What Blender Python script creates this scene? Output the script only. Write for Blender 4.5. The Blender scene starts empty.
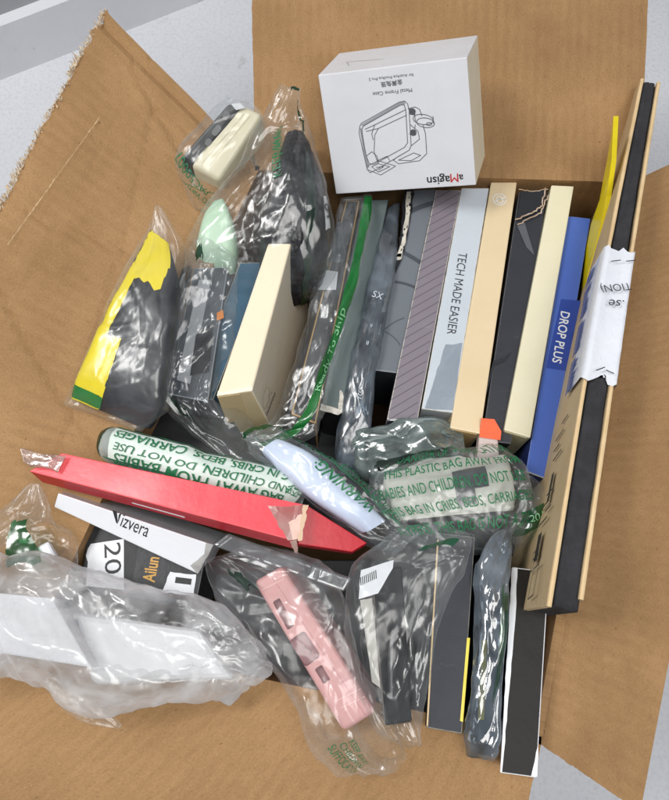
import bpy, bmesh, math, random
import numpy as np
from mathutils import Vector, Matrix, noise

random.seed(7)
C = bpy.context.scene.collection
S = 0.01                                   # all building is done in centimetres
# ------------------------------------------------------------------ camera model (to turn a photo pixel + height into a point)
PHI = math.radians(72); FOC = 717.0; DIST = 50.0
CAM = Vector((0, -DIST*math.cos(PHI), DIST*math.sin(PHI)))
FW = Vector((0, math.cos(PHI), -math.sin(PHI))); UP = Vector((0, math.sin(PHI), math.cos(PHI))); RT = Vector((1, 0, 0))
def ray(x, y): return FW + RT*((x-334.5)/FOC) - UP*((y-400)/FOC)
def P(x, y, z=0.0):
    r = ray(x, y); return CAM + r*((z-CAM.z)/r.z)

# ------------------------------------------------------------------ materials
def lin(h):
    h = h.lstrip('#'); v = [int(h[i:i+2], 16)/255 for i in (0, 2, 4)]
    return tuple(((a+.055)/1.055)**2.4 if a > .04045 else a/12.92 for a in v) + (1,)
def newmat(name):
    m = bpy.data.materials.new(name); m.use_nodes = True; nt = m.node_tree; nt.nodes.clear()
    out = nt.nodes.new('ShaderNodeOutputMaterial'); return m, nt, out
def N(nt, t, **kw):
    n = nt.nodes.new(t)
    for k, v in kw.items():
        if k in n.inputs: n.inputs[k].default_value = v
        else: setattr(n, k, v)
    return n
def ramp(nt, src, p0, p1, c0=(0,0,0,1), c1=(1,1,1,1)):
    r = nt.nodes.new('ShaderNodeValToRGB'); r.color_ramp.elements[0].position = p0; r.color_ramp.elements[1].position = p1
    r.color_ramp.elements[0].color = c0; r.color_ramp.elements[1].color = c1
    nt.links.new(src, r.inputs[0]); return r.outputs[0]
def mixc(nt, fac, a, b):
    m = nt.nodes.new('ShaderNodeMix'); m.data_type = 'RGBA'
    for i, v in ((0, fac), (6, a), (7, b)):
        if hasattr(v, 'links') or hasattr(v, 'is_linked'): nt.links.new(v, m.inputs[i])
        else: m.inputs[i].default_value = v
    return m.outputs[2]
MC = {}
def paint(name, hexc, rough=.5, spot=None, spot_amt=.25, scale=60, bump=.08, bscale=300, coat=0, spec=.5, metallic=0, scuff=0, scuff_col='#d8d6d0'):
    """printed card, plastic, paper: base colour with mottling, scuffs and a fine bump"""
    if name in MC: return MC[name]
    m, nt, out = newmat(name); L = nt.links
    b = N(nt, 'ShaderNodeBsdfPrincipled', Roughness=rough, Metallic=metallic); b.inputs['Specular IOR Level'].default_value = spec
    b.inputs['Coat Weight'].default_value = coat; b.inputs['Coat Roughness'].default_value = .12
    tc = N(nt, 'ShaderNodeTexCoord')
    n1 = N(nt, 'ShaderNodeTexNoise', Scale=scale, Detail=5, Roughness=.6); L.new(tc.outputs['Object'], n1.inputs['Vector'])
    c0 = lin(hexc); c1 = lin(spot) if spot else tuple(x*.8 for x in c0[:3]) + (1,)
    f = ramp(nt, n1.outputs[0], .42, .72)
    mm = N(nt, 'ShaderNodeMath', operation='MULTIPLY'); L.new(f, mm.inputs[0]); mm.inputs[1].default_value = spot_amt
    col = mixc(nt, mm.outputs[0], c0, c1)
    if scuff:
        n2 = N(nt, 'ShaderNodeTexNoise', Scale=45, Detail=8, Roughness=.75)
        mp = N(nt, 'ShaderNodeMapping'); mp.inputs['Scale'].default_value = (1, 3.5, 1); mp.inputs['Rotation'].default_value = (.3, .2, .8)
        L.new(tc.outputs['Object'], mp.inputs[0]); L.new(mp.outputs[0], n2.inputs['Vector'])
        f2 = ramp(nt, n2.outputs[0], .62, .72)
        m2 = N(nt, 'ShaderNodeMath', operation='MULTIPLY'); L.new(f2, m2.inputs[0]); m2.inputs[1].default_value = scuff
        col = mixc(nt, m2.outputs[0], col, lin(scuff_col))
    L.new(col, b.inputs['Base Color'])
    n3 = N(nt, 'ShaderNodeTexNoise', Scale=bscale, Detail=4); L.new(tc.outputs['Object'], n3.inputs['Vector'])
    bp = N(nt, 'ShaderNodeBump', Strength=bump, Distance=.002); L.new(n3.outputs[0], bp.inputs['Height'])
    n4 = N(nt, 'ShaderNodeTexNoise', Scale=28, Detail=2); L.new(tc.outputs['Object'], n4.inputs['Vector'])
    bp2 = N(nt, 'ShaderNodeBump', Strength=.25, Distance=.004); L.new(n4.outputs[0], bp2.inputs['Height']); L.new(bp.outputs[0], bp2.inputs['Normal'])
    L.new(bp2.outputs[0], b.inputs['Normal']); L.new(b.outputs[0], out.inputs[0]); MC[name] = m; return m

def cardboard(name, hexc, dark):
    """kraft liner over flutes: cloudy tone, fibre flecks, rubbed streaks, stains and faint flute ribs (UV in cm)"""
    m, nt, out = newmat(name); L = nt.links
    b = N(nt, 'ShaderNodeBsdfPrincipled', Roughness=.8); b.inputs['Specular IOR Level'].default_value = .25
    tc = N(nt, 'ShaderNodeTexCoord'); uv = tc.outputs['UV']
    def tex(scale, detail, rough, sc=(1, 1, 1), rot=0, dist=0):
        mp = N(nt, 'ShaderNodeMapping'); mp.inputs['Scale'].default_value = sc; mp.inputs['Rotation'].default_value = (0, 0, rot); L.new(uv, mp.inputs[0])
        n = N(nt, 'ShaderNodeTexNoise', Scale=scale, Detail=detail, Roughness=rough, Distortion=dist); L.new(mp.outputs[0], n.inputs['Vector']); return n.outputs[0]
    def over(c, src, p0, p1, amt, col):
        f = N(nt, 'ShaderNodeMath', operation='MULTIPLY'); L.new(ramp(nt, src, p0, p1), f.inputs[0]); f.inputs[1].default_value = amt
        return mixc(nt, f.outputs[0], c, lin(col))
    c = mixc(nt, ramp(nt, tex(.14, 4, .55), .35, .68), lin(hexc), lin(dark))
    c = over(c, tex(1.1, 6, .7, (1, 2.2, 1)), .45, .72, .28, '#7c5d3b')          # cloudy pulp
    c = over(c, tex(6.5, 3, .75), .50, .66, .34, '#725534')                     # fibre flecks
    c = over(c, tex(9, 2, .6, (1, 1, 1), .7), .56, .66, .30, '#c09c70')
    c = over(c, tex(.9, 8, .75, (.35, 6, 1), .9), .60, .66, .20, '#c5a377')      # rubs
    c = over(c, tex(1.0, 8, .7, (.4, 5, 1), 2.3), .63, .68, .25, '#6d5032')
    c = over(c, tex(.5, 3, .6, dist=1.5), .66, .72, .22, '#6f5334')              # stains
    c = over(c, tex(3.2, 1, .3), .77, .80, .5, '#4f3a24')                        # specks
    w = N(nt, 'ShaderNodeTexWave', Scale=.40, Distortion=.25, Detail=2); w.bands_direction = 'Y'; w.inputs['Detail Scale'].default_value = .3
    L.new(uv, w.inputs['Vector'])
    fm = N(nt, 'ShaderNodeMath', operation='MULTIPLY'); L.new(w.outputs[0], fm.inputs[0]); L.new(ramp(nt, tex(.25, 2, .5), .35, .65), fm.inputs[1])
    c = over(c, fm.outputs[0], .0, 1.0, .2, '#7a5b3a')
    L.new(c, b.inputs['Base Color'])
    bp = N(nt, 'ShaderNodeBump', Strength=.12, Distance=.003); L.new(fm.outputs[0], bp.inputs['Height'])
    bq = N(nt, 'ShaderNodeBump', Strength=.25, Distance=.0015); L.new(tex(7, 5, .65), bq.inputs['Height']); L.new(bp.outputs[0], bq.inputs['Normal'])
    L.new(bq.outputs[0], b.inputs['Normal']); L.new(b.outputs[0], out.inputs[0]); return m

def film_mat(name, tint='#fdfefe', milk=.07, milk_col='#e8eef2', rough=.24, gloss=.05, edge=.22, wrinkle=.22, spec='#ffffff'):
    """clear polythene: mostly transparent, mirror-like where it turns away, a little milky"""
    if name in MC: return MC[name]
    m, nt, out = newmat(name); L = nt.links
    tc = N(nt, 'ShaderNodeTexCoord')
    n1 = N(nt, 'ShaderNodeTexNoise', Scale=32, Detail=2, Roughness=.45, Distortion=1.0); L.new(tc.outputs['Object'], n1.inputs['Vector'])
    n2 = N(nt, 'ShaderNodeTexNoise', Scale=90, Detail=2, Roughness=.5); L.new(tc.outputs['Object'], n2.inputs['Vector'])
    vm = N(nt, 'ShaderNodeMapping'); vm.inputs['Scale'].default_value = (1, .55, .8); vm.inputs['Rotation'].default_value = (.2, .3, .6)
    nd = N(nt, 'ShaderNodeTexNoise', Scale=14, Detail=2); L.new(tc.outputs['Object'], nd.inputs['Vector'])
    va = N(nt, 'ShaderNodeVectorMath', operation='MULTIPLY_ADD'); L.new(nd.outputs['Color'], va.inputs[0]); va.inputs[1].default_value = (.02, .02, .02); L.new(tc.outputs['Object'], va.inputs[2])
    L.new(va.outputs[0], vm.inputs[0])
    v1 = N(nt, 'ShaderNodeTexVoronoi', Scale=36, feature='DISTANCE_TO_EDGE'); L.new(vm.outputs[0], v1.inputs['Vector'])      # thin creases between flat facets
    v2 = N(nt, 'ShaderNodeTexVoronoi', Scale=210); L.new(vm.outputs[0], v2.inputs['Vector'])
    b1 = N(nt, 'ShaderNodeBump', Strength=wrinkle*.8, Distance=.0018); L.new(ramp(nt, v1.outputs['Distance'], .0, .16, (1,1,1,1), (0,0,0,1)), b1.inputs['Height'])
    b2 = N(nt, 'ShaderNodeBump', Strength=wrinkle*.2, Distance=.002); L.new(v2.outputs['Distance'], b2.inputs['Height']); L.new(b1.outputs[0], b2.inputs['Normal'])
    tr = N(nt, 'ShaderNodeBsdfTransparent', Color=lin(tint))
    df = N(nt, 'ShaderNodeBsdfDiffuse', Color=lin(milk_col)); tl = N(nt, 'ShaderNodeBsdfTranslucent', Color=lin(milk_col))
    L.new(b2.outputs[0], df.inputs['Normal'])
    md = N(nt, 'ShaderNodeMixShader', Fac=.4); L.new(df.outputs[0], md.inputs[1]); L.new(tl.outputs[0], md.inputs[2])
    lw = N(nt, 'ShaderNodeLayerWeight', Blend=.5)
    p3 = N(nt, 'ShaderNodeMath', operation='POWER'); L.new(lw.outputs['Facing'], p3.inputs[0]); p3.inputs[1].default_value = 3
    # milkiness grows where more film is looked through (grazing) and varies with stretch
    mk = N(nt, 'ShaderNodeMath', operation='MULTIPLY_ADD'); L.new(p3.outputs[0], mk.inputs[0]); mk.inputs[1].default_value = min(.5, milk*2.2); 
    mn = N(nt, 'ShaderNodeMath', operation='MULTIPLY'); L.new(ramp(nt, n1.outputs[0], .3, .75), mn.inputs[0]); mn.inputs[1].default_value = milk*1.6
    L.new(mn.outputs[0], mk.inputs[2])
    m1 = N(nt, 'ShaderNodeMixShader'); L.new(mk.outputs[0], m1.inputs[0]); L.new(tr.outputs[0], m1.inputs[1]); L.new(md.outputs[0], m1.inputs[2])
    gl = N(nt, 'ShaderNodeBsdfGlossy', Color=lin(spec), Roughness=rough); L.new(b2.outputs[0], gl.inputs['Normal'])
    lg = N(nt, 'ShaderNodeLayerWeight', Blend=.5); L.new(b2.outputs[0], lg.inputs['Normal'])
    pg = N(nt, 'ShaderNodeMath', operation='POWER'); L.new(lg.outputs['Facing'], pg.inputs[0]); pg.inputs[1].default_value = 3.5
    fg = N(nt, 'ShaderNodeMath', operation='MULTIPLY_ADD', use_clamp=True); L.new(pg.outputs[0], fg.inputs[0]); fg.inputs[1].default_value = edge; fg.inputs[2].default_value = gloss
    m2 = N(nt, 'ShaderNodeMixShader'); L.new(fg.outputs[0], m2.inputs[0]); L.new(m1.outputs[0], m2.inputs[1]); L.new(gl.outputs[0], m2.inputs[2])
    L.new(m2.outputs[0], out.inputs[0]); MC[name] = m; return m

CARD = cardboard('corrugated_cardboard', '#a8845c', '#93724d')
CARD_EDGE = paint('torn_kraft_paper', '#d3b48c', .9, '#a27c50', .5, 120)
CLEAR = film_mat('clear_film')
CLEAR_CRISP = film_mat('crisp_clear_film', '#fdfefe', .055, rough=.2, gloss=.06, edge=.24, wrinkle=.35)
MILKY = film_mat('milky_film', '#fbfcfc', .36, '#f3f4f6', rough=.24, gloss=.07, edge=.24, wrinkle=.3)
GREEN_INK = paint('green_ink', '#1d6b45', .45, '#2f8a5c', .3)
GREEN_FILM = film_mat('green_printed_film', '#3f9a5c', .34, '#0f6f35', rough=.2, gloss=.08, edge=.35)
DKGREEN_FILM = film_mat('dark_green_printed_film', '#3d7057', .45, '#12452f', rough=.22, gloss=.08, edge=.35)

# ------------------------------------------------------------------ mesh helpers
def tag(o, label=None, cat=None, group=None, kind=None):
    if label: o['label'] = label
    if cat: o['category'] = cat
    if group: o['group'] = group
    if kind: o['kind'] = kind
    return o
def origin_of(p):
    o = Vector((0, 0, 0)); q = p
    while q is not None: o += q.location; q = q.parent
    return o
def mesh_obj(name, verts, faces, mats, parent=None, fm=None, smooth=False, uvs=None, loc=None):
    """verts in cm, world space"""
    if loc is None:
        if parent is None:
            xs = [v[0] for v in verts]; ys = [v[1] for v in verts]; zs = [v[2] for v in verts]
            loc = Vector(((min(xs)+max(xs))/2, (min(ys)+max(ys))/2, min(zs)))*S
        else: loc = origin_of(parent)
    me = bpy.data.meshes.new(name)
    me.from_pydata([tuple(Vector(v)*S - loc) for v in verts], [], faces)
    for m in (mats if isinstance(mats, (list, tuple)) else [mats]): me.materials.append(m)
    if fm is not None: me.polygons.foreach_set('material_index', fm)
    if smooth: me.polygons.foreach_set('use_smooth', [True]*len(me.polygons))
    if uvs:
        ul = me.uv_layers.new(name='UVMap')
        for lp in me.loops: ul.data[lp.index].uv = uvs[lp.vertex_index]
    me.update()
    o = bpy.data.objects.new(name, me); C.objects.link(o)
    if parent is None: o.location = loc
    else: o.parent = parent
    return o
def empty(name, p):
    o = bpy.data.objects.new(name, None); C.objects.link(o); o.location = Vector(p)*S; o.empty_display_size = .02; return o

class Frame:
    """a plane: origin, x to the right, y up, normal out"""
    def __init__(s, O, X, Y):
        s.O = Vector(O); s.X = Vector(X).normalized(); Y = Vector(Y); s.N = s.X.cross(Y).normalized(); s.Y = s.N.cross(s.X)
    def at(s, x, y, h=0): return s.O + s.X*x + s.Y*y + s.N*h
    def px(s, a, b):
        r = ray(a, b); t = (s.O-CAM).dot(s.N)/r.dot(s.N); p = CAM + r*t - s.O
        return (p.dot(s.X), p.dot(s.Y))
    def pxs(s, l): return [s.px(*q) for q in l]

def prism(name, fr, poly, mat, parent, lift=.015, th=.02, label=None):
    """a flat piece of that outline lying on a frame: a label, a flap, a printed patch"""
    A = sum(poly[i][0]*poly[(i+1) % len(poly)][1] - poly[(i+1) % len(poly)][0]*poly[i][1] for i in range(len(poly)))
    if A < 0: poly = poly[::-1]
    n = len(poly); v = [fr.at(x, y, lift+th) for x, y in poly] + [fr.at(x, y, lift) for x, y in poly]
    f = [list(range(n)), list(range(2*n-1, n-1, -1))] + [[i, n+i, n+(i+1) % n, (i+1) % n] for i in range(n)]
    o = mesh_obj(name, v, f, mat, parent)
    if label: o['label'] = label
    return o
def lines(name, fr, plist, w, mat, parent, lift=.02, closed=False):
    """printed line drawing: flat strips along polylines"""
    v = []; f = []
    for pl in plist:
        k = len(pl)
        for i in range(k-1):
            a = Vector(pl[i]); b = Vector(pl[i+1]); d = (b-a)
            if d.length < 1e-6: continue
            d.normalize(); q = Vector((-d.y, d.x))*w/2; a2 = a - d*w*.4; b2 = b + d*w*.4; n0 = len(v)
            for s in (a2+q, a2-q, b2-q, b2+q): v.append(fr.at(s.x, s.y, lift + .0006*(i % 3)))
            f.append([n0, n0+1, n0+2, n0+3])
    return mesh_obj(name, v, f, mat, parent)
def ragged(poly, amp, step, seed=0):
    """roughen an outline"""
    r = random.Random(seed); out = []
    for i in range(len(poly)):
        a = Vector(poly[i]); b = Vector(poly[(i+1) % len(poly)]); k = max(1, int((b-a).length/step))
        for j in range(k):
            p = a.lerp(b, j/k); out.append((p.x + r.uniform(-amp, amp), p.y + r.uniform(-amp, amp)))
    return out

_tc = {}
def text_geo(s, shear=0, bold=0, spacing=1, dense=False):
    key = (s, shear, bold, spacing, dense)
    if key in _tc: return _tc[key]
    cu = bpy.data.curves.new('t', 'FONT'); cu.body = s; cu.size = 1; cu.shear = shear; cu.offset = bold; cu.space_character = spacing; cu.resolution_u = 3
    o = bpy.data.objects.new('t', cu); C.objects.link(o)
    dg = bpy.context.evaluated_depsgraph_get(); me = bpy.data.meshes.new_from_object(o.evaluated_get(dg))
    bm = bmesh.new(); bm.from_mesh(me); bmesh.ops.triangulate(bm, faces=bm.faces[:])
    for _ in range(2 if dense else 0):
        bmesh.ops.subdivide_edges(bm, edges=[e for e in bm.edges if e.calc_length() > .16], cuts=1); bmesh.ops.triangulate(bm, faces=bm.faces[:])
    v = [(q.co.x, q.co.y) for q in bm.verts]; f = [[w.index for w in q.verts] for q in bm.faces]; bm.free()
    bpy.data.objects.remove(o); bpy.data.curves.remove(cu); bpy.data.meshes.remove(me)
    xs = [a for a, b in v] or [0]; ys = [b for a, b in v] or [0]
    x0, x1, y0, y1 = min(xs), max(xs), min(ys), max(ys); w = max(x1-x0, 1e-6); h = max(y1-y0, 1e-6)
    v = [(a-(x0+x1)/2, b-(y0+y1)/2) for a, b in v]; _tc[key] = (v, f, w, h); return _tc[key]
def text(s, fr, x, y, ang, width, mat, parent, height=None, lift=.02, name='lettering', **kw):
    v, f, w, h = text_geo(s, **kw); sx = width/w; sy = (height/h) if height else sx; a = math.radians(ang); c, d = math.cos(a), math.sin(a)
    return mesh_obj(name, [fr.at(x + p*sx*c - q*sy*d, y + p*sx*d + q*sy*c, lift) for p, q in v], f, mat, parent)
def text_px(s, fr, p0, p1, mat, parent, height=None, **kw):
    """text whose baseline-middle runs from pixel p0 to p1 on the face"""
    a = Vector(fr.px(*p0)); b = Vector(fr.px(*p1)); m = (a+b)/2; d = b-a
    return text(s, fr, m.x, m.y, math.degrees(math.atan2(d.y, d.x)), d.length, mat, parent, height, **kw)

class Carton:
    """a box from the four photo corners of its upper face (far-left, far-right, near-right, near-left) at heights z, going down along drop"""
    def __init__(s, name, quad, z, depth=9, drop=None, mats=None, label=None, cat='box', group=None, bevel=.09, seg=2, parent=None, lean=(0, 0, -1), puff=0, cuts=None):
        z = z if isinstance(z, (list, tuple)) else [z]*4
        T = [P(*q, zz) for q, zz in zip(quad, z)]
        pn = (T[1]-T[0]).cross(T[3]-T[0]); r_ = ray(*quad[2]); T[2] = CAM + r_*((T[0]-CAM).dot(pn)/r_.dot(pn))      # keep the face flat
        d = (P(drop[1], drop[2], drop[3]) - T[drop[0]]) if drop else Vector(lean).normalized()*depth
        s.T = T; s.d = d; B = [t+d for t in T]
        s.W = (T[1]-T[0]).length; s.L = (T[3]-T[0]).length; s.H = d.length
        s.top = Frame(T[0], T[1]-T[0], T[0]-T[3]); s.near = Frame(T[3], T[2]-T[3], -d)
        s.left = Frame(T[0], T[3]-T[0], -d); s.right = Frame(T[2], T[1]-T[2], -d); s.far = Frame(T[1], T[0]-T[1], -d)
        bm = bmesh.new(); vs = [bm.verts.new(v) for v in T+B]
        for f in ((0, 3, 2, 1), (4, 5, 6, 7), (0, 1, 5, 4), (1, 2, 6, 5), (2, 3, 7, 6), (3, 0, 4, 7)): bm.faces.new([vs[i] for i in f])
        bmesh.ops.recalc_face_normals(bm, faces=bm.faces[:])
        keys = ['main', 'top', 'bottom', 'far', 'right', 'near', 'left', 'worn']
        fd = [('top', s.top.N), ('bottom', -s.top.N), ('far', s.far.N), ('right', s.right.N), ('near', s.near.N), ('left', s.left.N)]
        mats = mats if isinstance(mats, dict) else {'main': mats}
        order = [k for k in keys if k in mats]; idx = {k: i for i, k in enumerate(order)}
        r = bmesh.ops.bevel(bm, geom=bm.edges[:], offset=bevel, segments=seg, profile=.6, affect='EDGES')
        bev = set(r['faces'])
        if puff:
            bmesh.ops.subdivide_edges(bm, edges=[e for e in bm.edges if e.calc_length() > .8], cuts=6, use_grid_fill=True)
            bm.normal_update()
            for v in bm.verts:
                q = v.co*.45; v.co += v.normal*puff*(noise.noise(q) + .5*noise.noise(q*2.3))
        bm.normal_update(); bm.faces.ensure_lookup_table(); fm = []
        for f in bm.faces:
            best = max(fd, key=lambda k: k[1].dot(f.normal)); k = best[0]
            if f.is_valid and 'worn' in idx and best[1].dot(f.normal) < .985 and not puff: k = 'worn'
            fm.append(idx.get(k, idx['main']))
        V = [v.co.copy() for v in bm.verts]; bm.verts.index_update(); Fc = [[v.index for v in f.verts] for f in bm.faces]; bm.free()
        s.o = mesh_obj(name, V, Fc, [mats[k] for k in order], parent, fm, smooth=False)
        if parent is None: tag(s.o, label, cat, group)
        if cuts: s.cut(cuts)
    def cut(s, cuts):
        """real recesses: rounded slots given as (frame, outline, depth)"""
        loc = origin_of(s.o); bm = bmesh.new()
        for fr, poly, dep in cuts:
            top = [bm.verts.new(fr.at(x, y, .3)*S - loc) for x, y in poly]; bot = [bm.verts.new(fr.at(x, y, -dep)*S - loc) for x, y in poly]
            n = len(poly); bm.faces.new(top); bm.faces.new(bot[::-1])
            for i in range(n): bm.faces.new([top[i], bot[i], bot[(i+1) % n], top[(i+1) % n]])
        bmesh.ops.recalc_face_normals(bm, faces=bm.faces[:])
        me = bpy.data.meshes.new('c'); bm.to_mesh(me); bm.free(); c = bpy.data.objects.new('c', me); C.objects.link(c); c.location = s.o.location if s.o.parent is None else loc
        md = s.o.modifiers.new('b', 'BOOLEAN'); md.object = c; md.operation = 'DIFFERENCE'; md.solver = 'EXACT'
        bpy.context.view_layer.update(); dg = bpy.context.evaluated_depsgraph_get()
        new = bpy.data.meshes.new_from_object(s.o.evaluated_get(dg)); s.o.modifiers.clear(); new.name = s.o.data.name; s.o.data = new
        bpy.data.objects.remove(c); bpy.data.meshes.remove(me)
    def end_flap(s, mat, wf=.86, hf=.5, slit=True):
        """the tuck flap of the near end"""
        w = s.W; a = (1-wf)/2*w; prism('tuck_flap', s.near, [(a, -.12), (w-a, -.12), (w-a, -hf*s.H), (a, -hf*s.H)], mat, s.o, .01, .05)
def rrect(cx, cy, ax, ay, w, h, r=.5, n=5):
    """rounded rectangle outline, centre c, unit axis a along its width"""
    rr = min(w, h)/2*r*2 if r <= .5 else min(w, h)/2; rr = min(rr, min(w, h)/2*.999); out = []; bx, by = -ay, ax
    for sx, sy, a0 in ((1, 1, 0), (-1, 1, 90), (-1, -1, 180), (1, -1, 270)):
        for i in range(n+1):
            t = math.radians(a0 + 90*i/n); x = sx*(w/2-rr) + rr*math.cos(t); y = sy*(h/2-rr) + rr*math.sin(t)
            out.append((cx + x*ax + y*bx, cy + x*ay + y*by))
    return out

# ------------------------------------------------------------------ film, bags, pouches
def tri_crumple(p, seed, scale, amp, k=6, aniso=None):
    """height field of straight creases in many directions, warped and masked: crumpled film. p (n,3) cm"""
    rg = np.random.RandomState(seed); q = p*scale
    q = q + .35*np.sin(q[:, [1, 2, 0]]*1.7 + rg.rand(3)*6) + .18*np.sin(q[:, [2, 0, 1]]*3.9 + rg.rand(3)*6)
    h = np.zeros(len(p))
    for i in range(k):
        d = rg.randn(3)
        if aniso is not None: d = d - .8*aniso*np.dot(d, aniso)
        d /= np.linalg.norm(d); fr = 2**rg.uniform(-1.3, .8); ph = rg.rand()*5
        x = q @ d * fr + ph; t = 2*np.abs(x - np.floor(x+.5))
        d2 = rg.randn(3)*.55; msk = np.clip(.25 + 1.0*np.sin(q @ d2 + rg.rand()*6), 0, 1)
        h += (t-.5)*msk/fr
    return h*amp/scale
def facets(u, v, kx, ky, seed, aniso=.5):
    """piecewise flat height field on a warped triangle lattice, periodic in u: film pulled into flat facets with straight creases"""
    rg = np.random.RandomState(seed); a = rg.rand(6)*6.28
    X = u*kx + .32*np.sin(v*ky*2.1 + a[0]) + .2*np.sin(v*ky*4.7 + a[1]); Y = v*ky + .32*np.sin(u*6.2832*max(1, round(kx*.3)) + a[2]) + .22*np.sin(u*6.2832*max(1, round(kx*.7)) + a[3]) + X*.5
    i = np.floor(X).astype(int); j = np.floor(Y).astype(int); fx = X-i; fy = Y-j
    T = rg.randn(kx, 4*(ky+kx)+40); jj = lambda q: np.clip(q+kx+12, 0, T.shape[1]-1); ii = lambda q: q % kx
    h00 = T[ii(i), jj(j)]; h10 = T[ii(i+1), jj(j)]; h01 = T[ii(i), jj(j+1)]; h11 = T[ii(i+1), jj(j+1)]
    lo = h00 + fx*(h10-h00) + fy*(h01-h00); hi = h11 + (1-fx)*(h01-h11) + (1-fy)*(h10-h11)
    return np.where(fx+fy < 1, lo, hi)
def catmull(A, t):
    n = len(A)-1; x = min(max(t*n, 0), n-1e-9); i = int(x); u = x-i
    p0 = A[max(i-1, 0)]; p1 = A[i]; p2 = A[i+1]; p3 = A[min(i+2, n)]
    return .5*((2*p1) + (-p0+p2)*u + (2*p0-5*p1+4*p2-p3)*u*u + (-p0+3*p1-3*p2+p3)*u**3)
class Pouch:
    """a bag or wrapped thing: stations (left px, right px, height or (zl, zr), thickness), swept with a soft rectangular section and crumpled"""
    def __init__(s, name, st, mat, label=None, cat='bag', group=None, parent=None, e=2.6, crumple=.25, scale=.8, fine=.12, seed=1, nu=96, nv=110, smooth=True, aniso=True, frill=.0, ends=True, sharp=None):
        Lp, Rp, th = [], [], []
        for a in st:
            lx, ly, rx, ry, z, t = a; zl, zr = z if isinstance(z, tuple) else (z, z)
            Lp.append(np.array(P(lx, ly, zl))); Rp.append(np.array(P(rx, ry, zr))); th.append(np.array([t]))
        G = np.zeros((nv+1, nu, 3)); s.nv = nv; s.nu = nu; s.e = e
        mids = []; widths = []
        aa = math.pi - 2*math.pi*np.arange(4001)/4000; ca, sa = np.cos(aa), np.sin(aa)      # even spacing round the section
        xa = np.sign(ca)*np.abs(ca)**(2/e); ya = np.sign(sa)*np.abs(sa)**(2/e); al = np.concatenate([[0], np.cumsum(np.hypot(np.diff(xa)*3, np.diff(ya)))])
        tt = np.arange(nu)/nu*al[-1]; s.xs = np.interp(tt, al, xa); s.ys = np.interp(tt, al, ya); s.xs[0] = -1; s.xs[nu//2] = 1
        for j in range(nv+1):
            t = j/nv; l = catmull(Lp, t); r = catmull(Rp, t); tk = max(.06, float(catmull(th, t)[0])); t2 = min(1, t+.01); t1 = max(0, t-.01)
            ax = (catmull(Lp, t2)+catmull(Rp, t2))-(catmull(Lp, t1)+catmull(Rp, t1)); ac = r-l
            up = np.cross(ax, ac); up /= (np.linalg.norm(up)+1e-9)
            if up[2] < 0: up = -up
            m = (l+r)/2; mids.append(m); widths.append(np.linalg.norm(ac))
            for i in range(nu):
                G[j, i] = m + ac/2*s.xs[i] + up*tk/2*s.ys[i]
        s.mids = mids; s.widths = widths; s.len = sum(np.linalg.norm(mids[i+1]-mids[i]) for i in range(nv))
        Nn = s.normals(G); pts = G.reshape(-1, 3); an = mids[-1]-mids[0]; an = an/np.linalg.norm(an)
        tkn = np.array([min(1, max(.25, float(catmull(th, j/nv)[0]))) for j in range(nv+1)]); tkn = np.repeat(tkn, nu)
        uu = np.tile(np.arange(nu)/nu, nv+1); vv = np.repeat(np.linspace(0, 1, nv+1), nu); sz = 1.6/scale; wm = float(np.mean(widths))
        kx = max(4, 2*int(round(wm*1.1/sz))); ky = max(3, int(round(s.len/(sz*1.5))))
        h = facets(uu, vv, kx, ky, seed)*crumple*sz*.36 + facets(uu, vv, 2*kx+1, int(ky*2.2)+1, seed+7)*crumple*sz*.075 + facets(uu, vv, 4*kx+1, int(ky*4.5)+2, seed+11)*fine*sz*.07 + tri_crumple(pts, seed+50, scale*1.2, fine*.12, aniso=an if aniso else None)
        # sharp single creases: straight narrow ridges with a random run and length
        rg = np.random.RandomState(seed+333); ci = 2*wm + 1.5; X_ = uu*ci; Y_ = vv*s.len; nc = int(min(150, 4.2*crumple*s.len*ci/4 + 4)) if crumple > .1 else 0
        for k in range(nc):
            x0 = rg.rand()*ci; y0 = rg.rand()*s.len; an_ = rg.normal(0, .75); dx, dy = math.sin(an_), math.cos(an_); ln = rg.uniform(.8, 3.6)
            ddx = (X_-x0+ci/2) % ci - ci/2; ddy = Y_-y0; a_ = ddx*dx+ddy*dy; b_ = ddx*dy-ddy*dx + .05*np.sin(a_*2.5)
            w_ = rg.uniform(.13, .3); h += rg.choice([-.6, 1])*w_*rg.uniform(.16, .42)*np.clip(1-np.abs(b_)/w_, 0, 1)*np.clip(1-np.abs(a_)/ln, 0, 1)**.6
        # frilled ends: cut film stands up and down along its edge
        tv = np.repeat(np.linspace(0, 1, nv+1), nu); fr = np.clip(1-np.minimum(tv, 1-tv)/.08, 0, 1)
        h += frill*fr*np.sin(pts @ np.random.RandomState(seed).randn(3)*3)
        pts = pts + Nn.reshape(-1, 3)*(h*np.clip(tkn, .4, 1))[:, None]
        s.G = pts.reshape(nv+1, nu, 3); s.Nn = s.normals(s.G)
        F = [[j*nu+i, j*nu+(i+1) % nu, (j+1)*nu+(i+1) % nu, (j+1)*nu+i] for j in range(nv) for i in range(nu)]
        if ends: F += [list(range(nu)), [nv*nu+i for i in range(nu-1, -1, -1)]]
        s.o = mesh_obj(name, [tuple(q) for q in pts], F, mat, parent, smooth=smooth)
        bm = bmesh.new(); bm.from_mesh(s.o.data); bmesh.ops.recalc_face_normals(bm, faces=bm.faces[:]); bm.to_mesh(s.o.data); bm.free()
        if parent is None: tag(s.o, label, cat, group)
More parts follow.
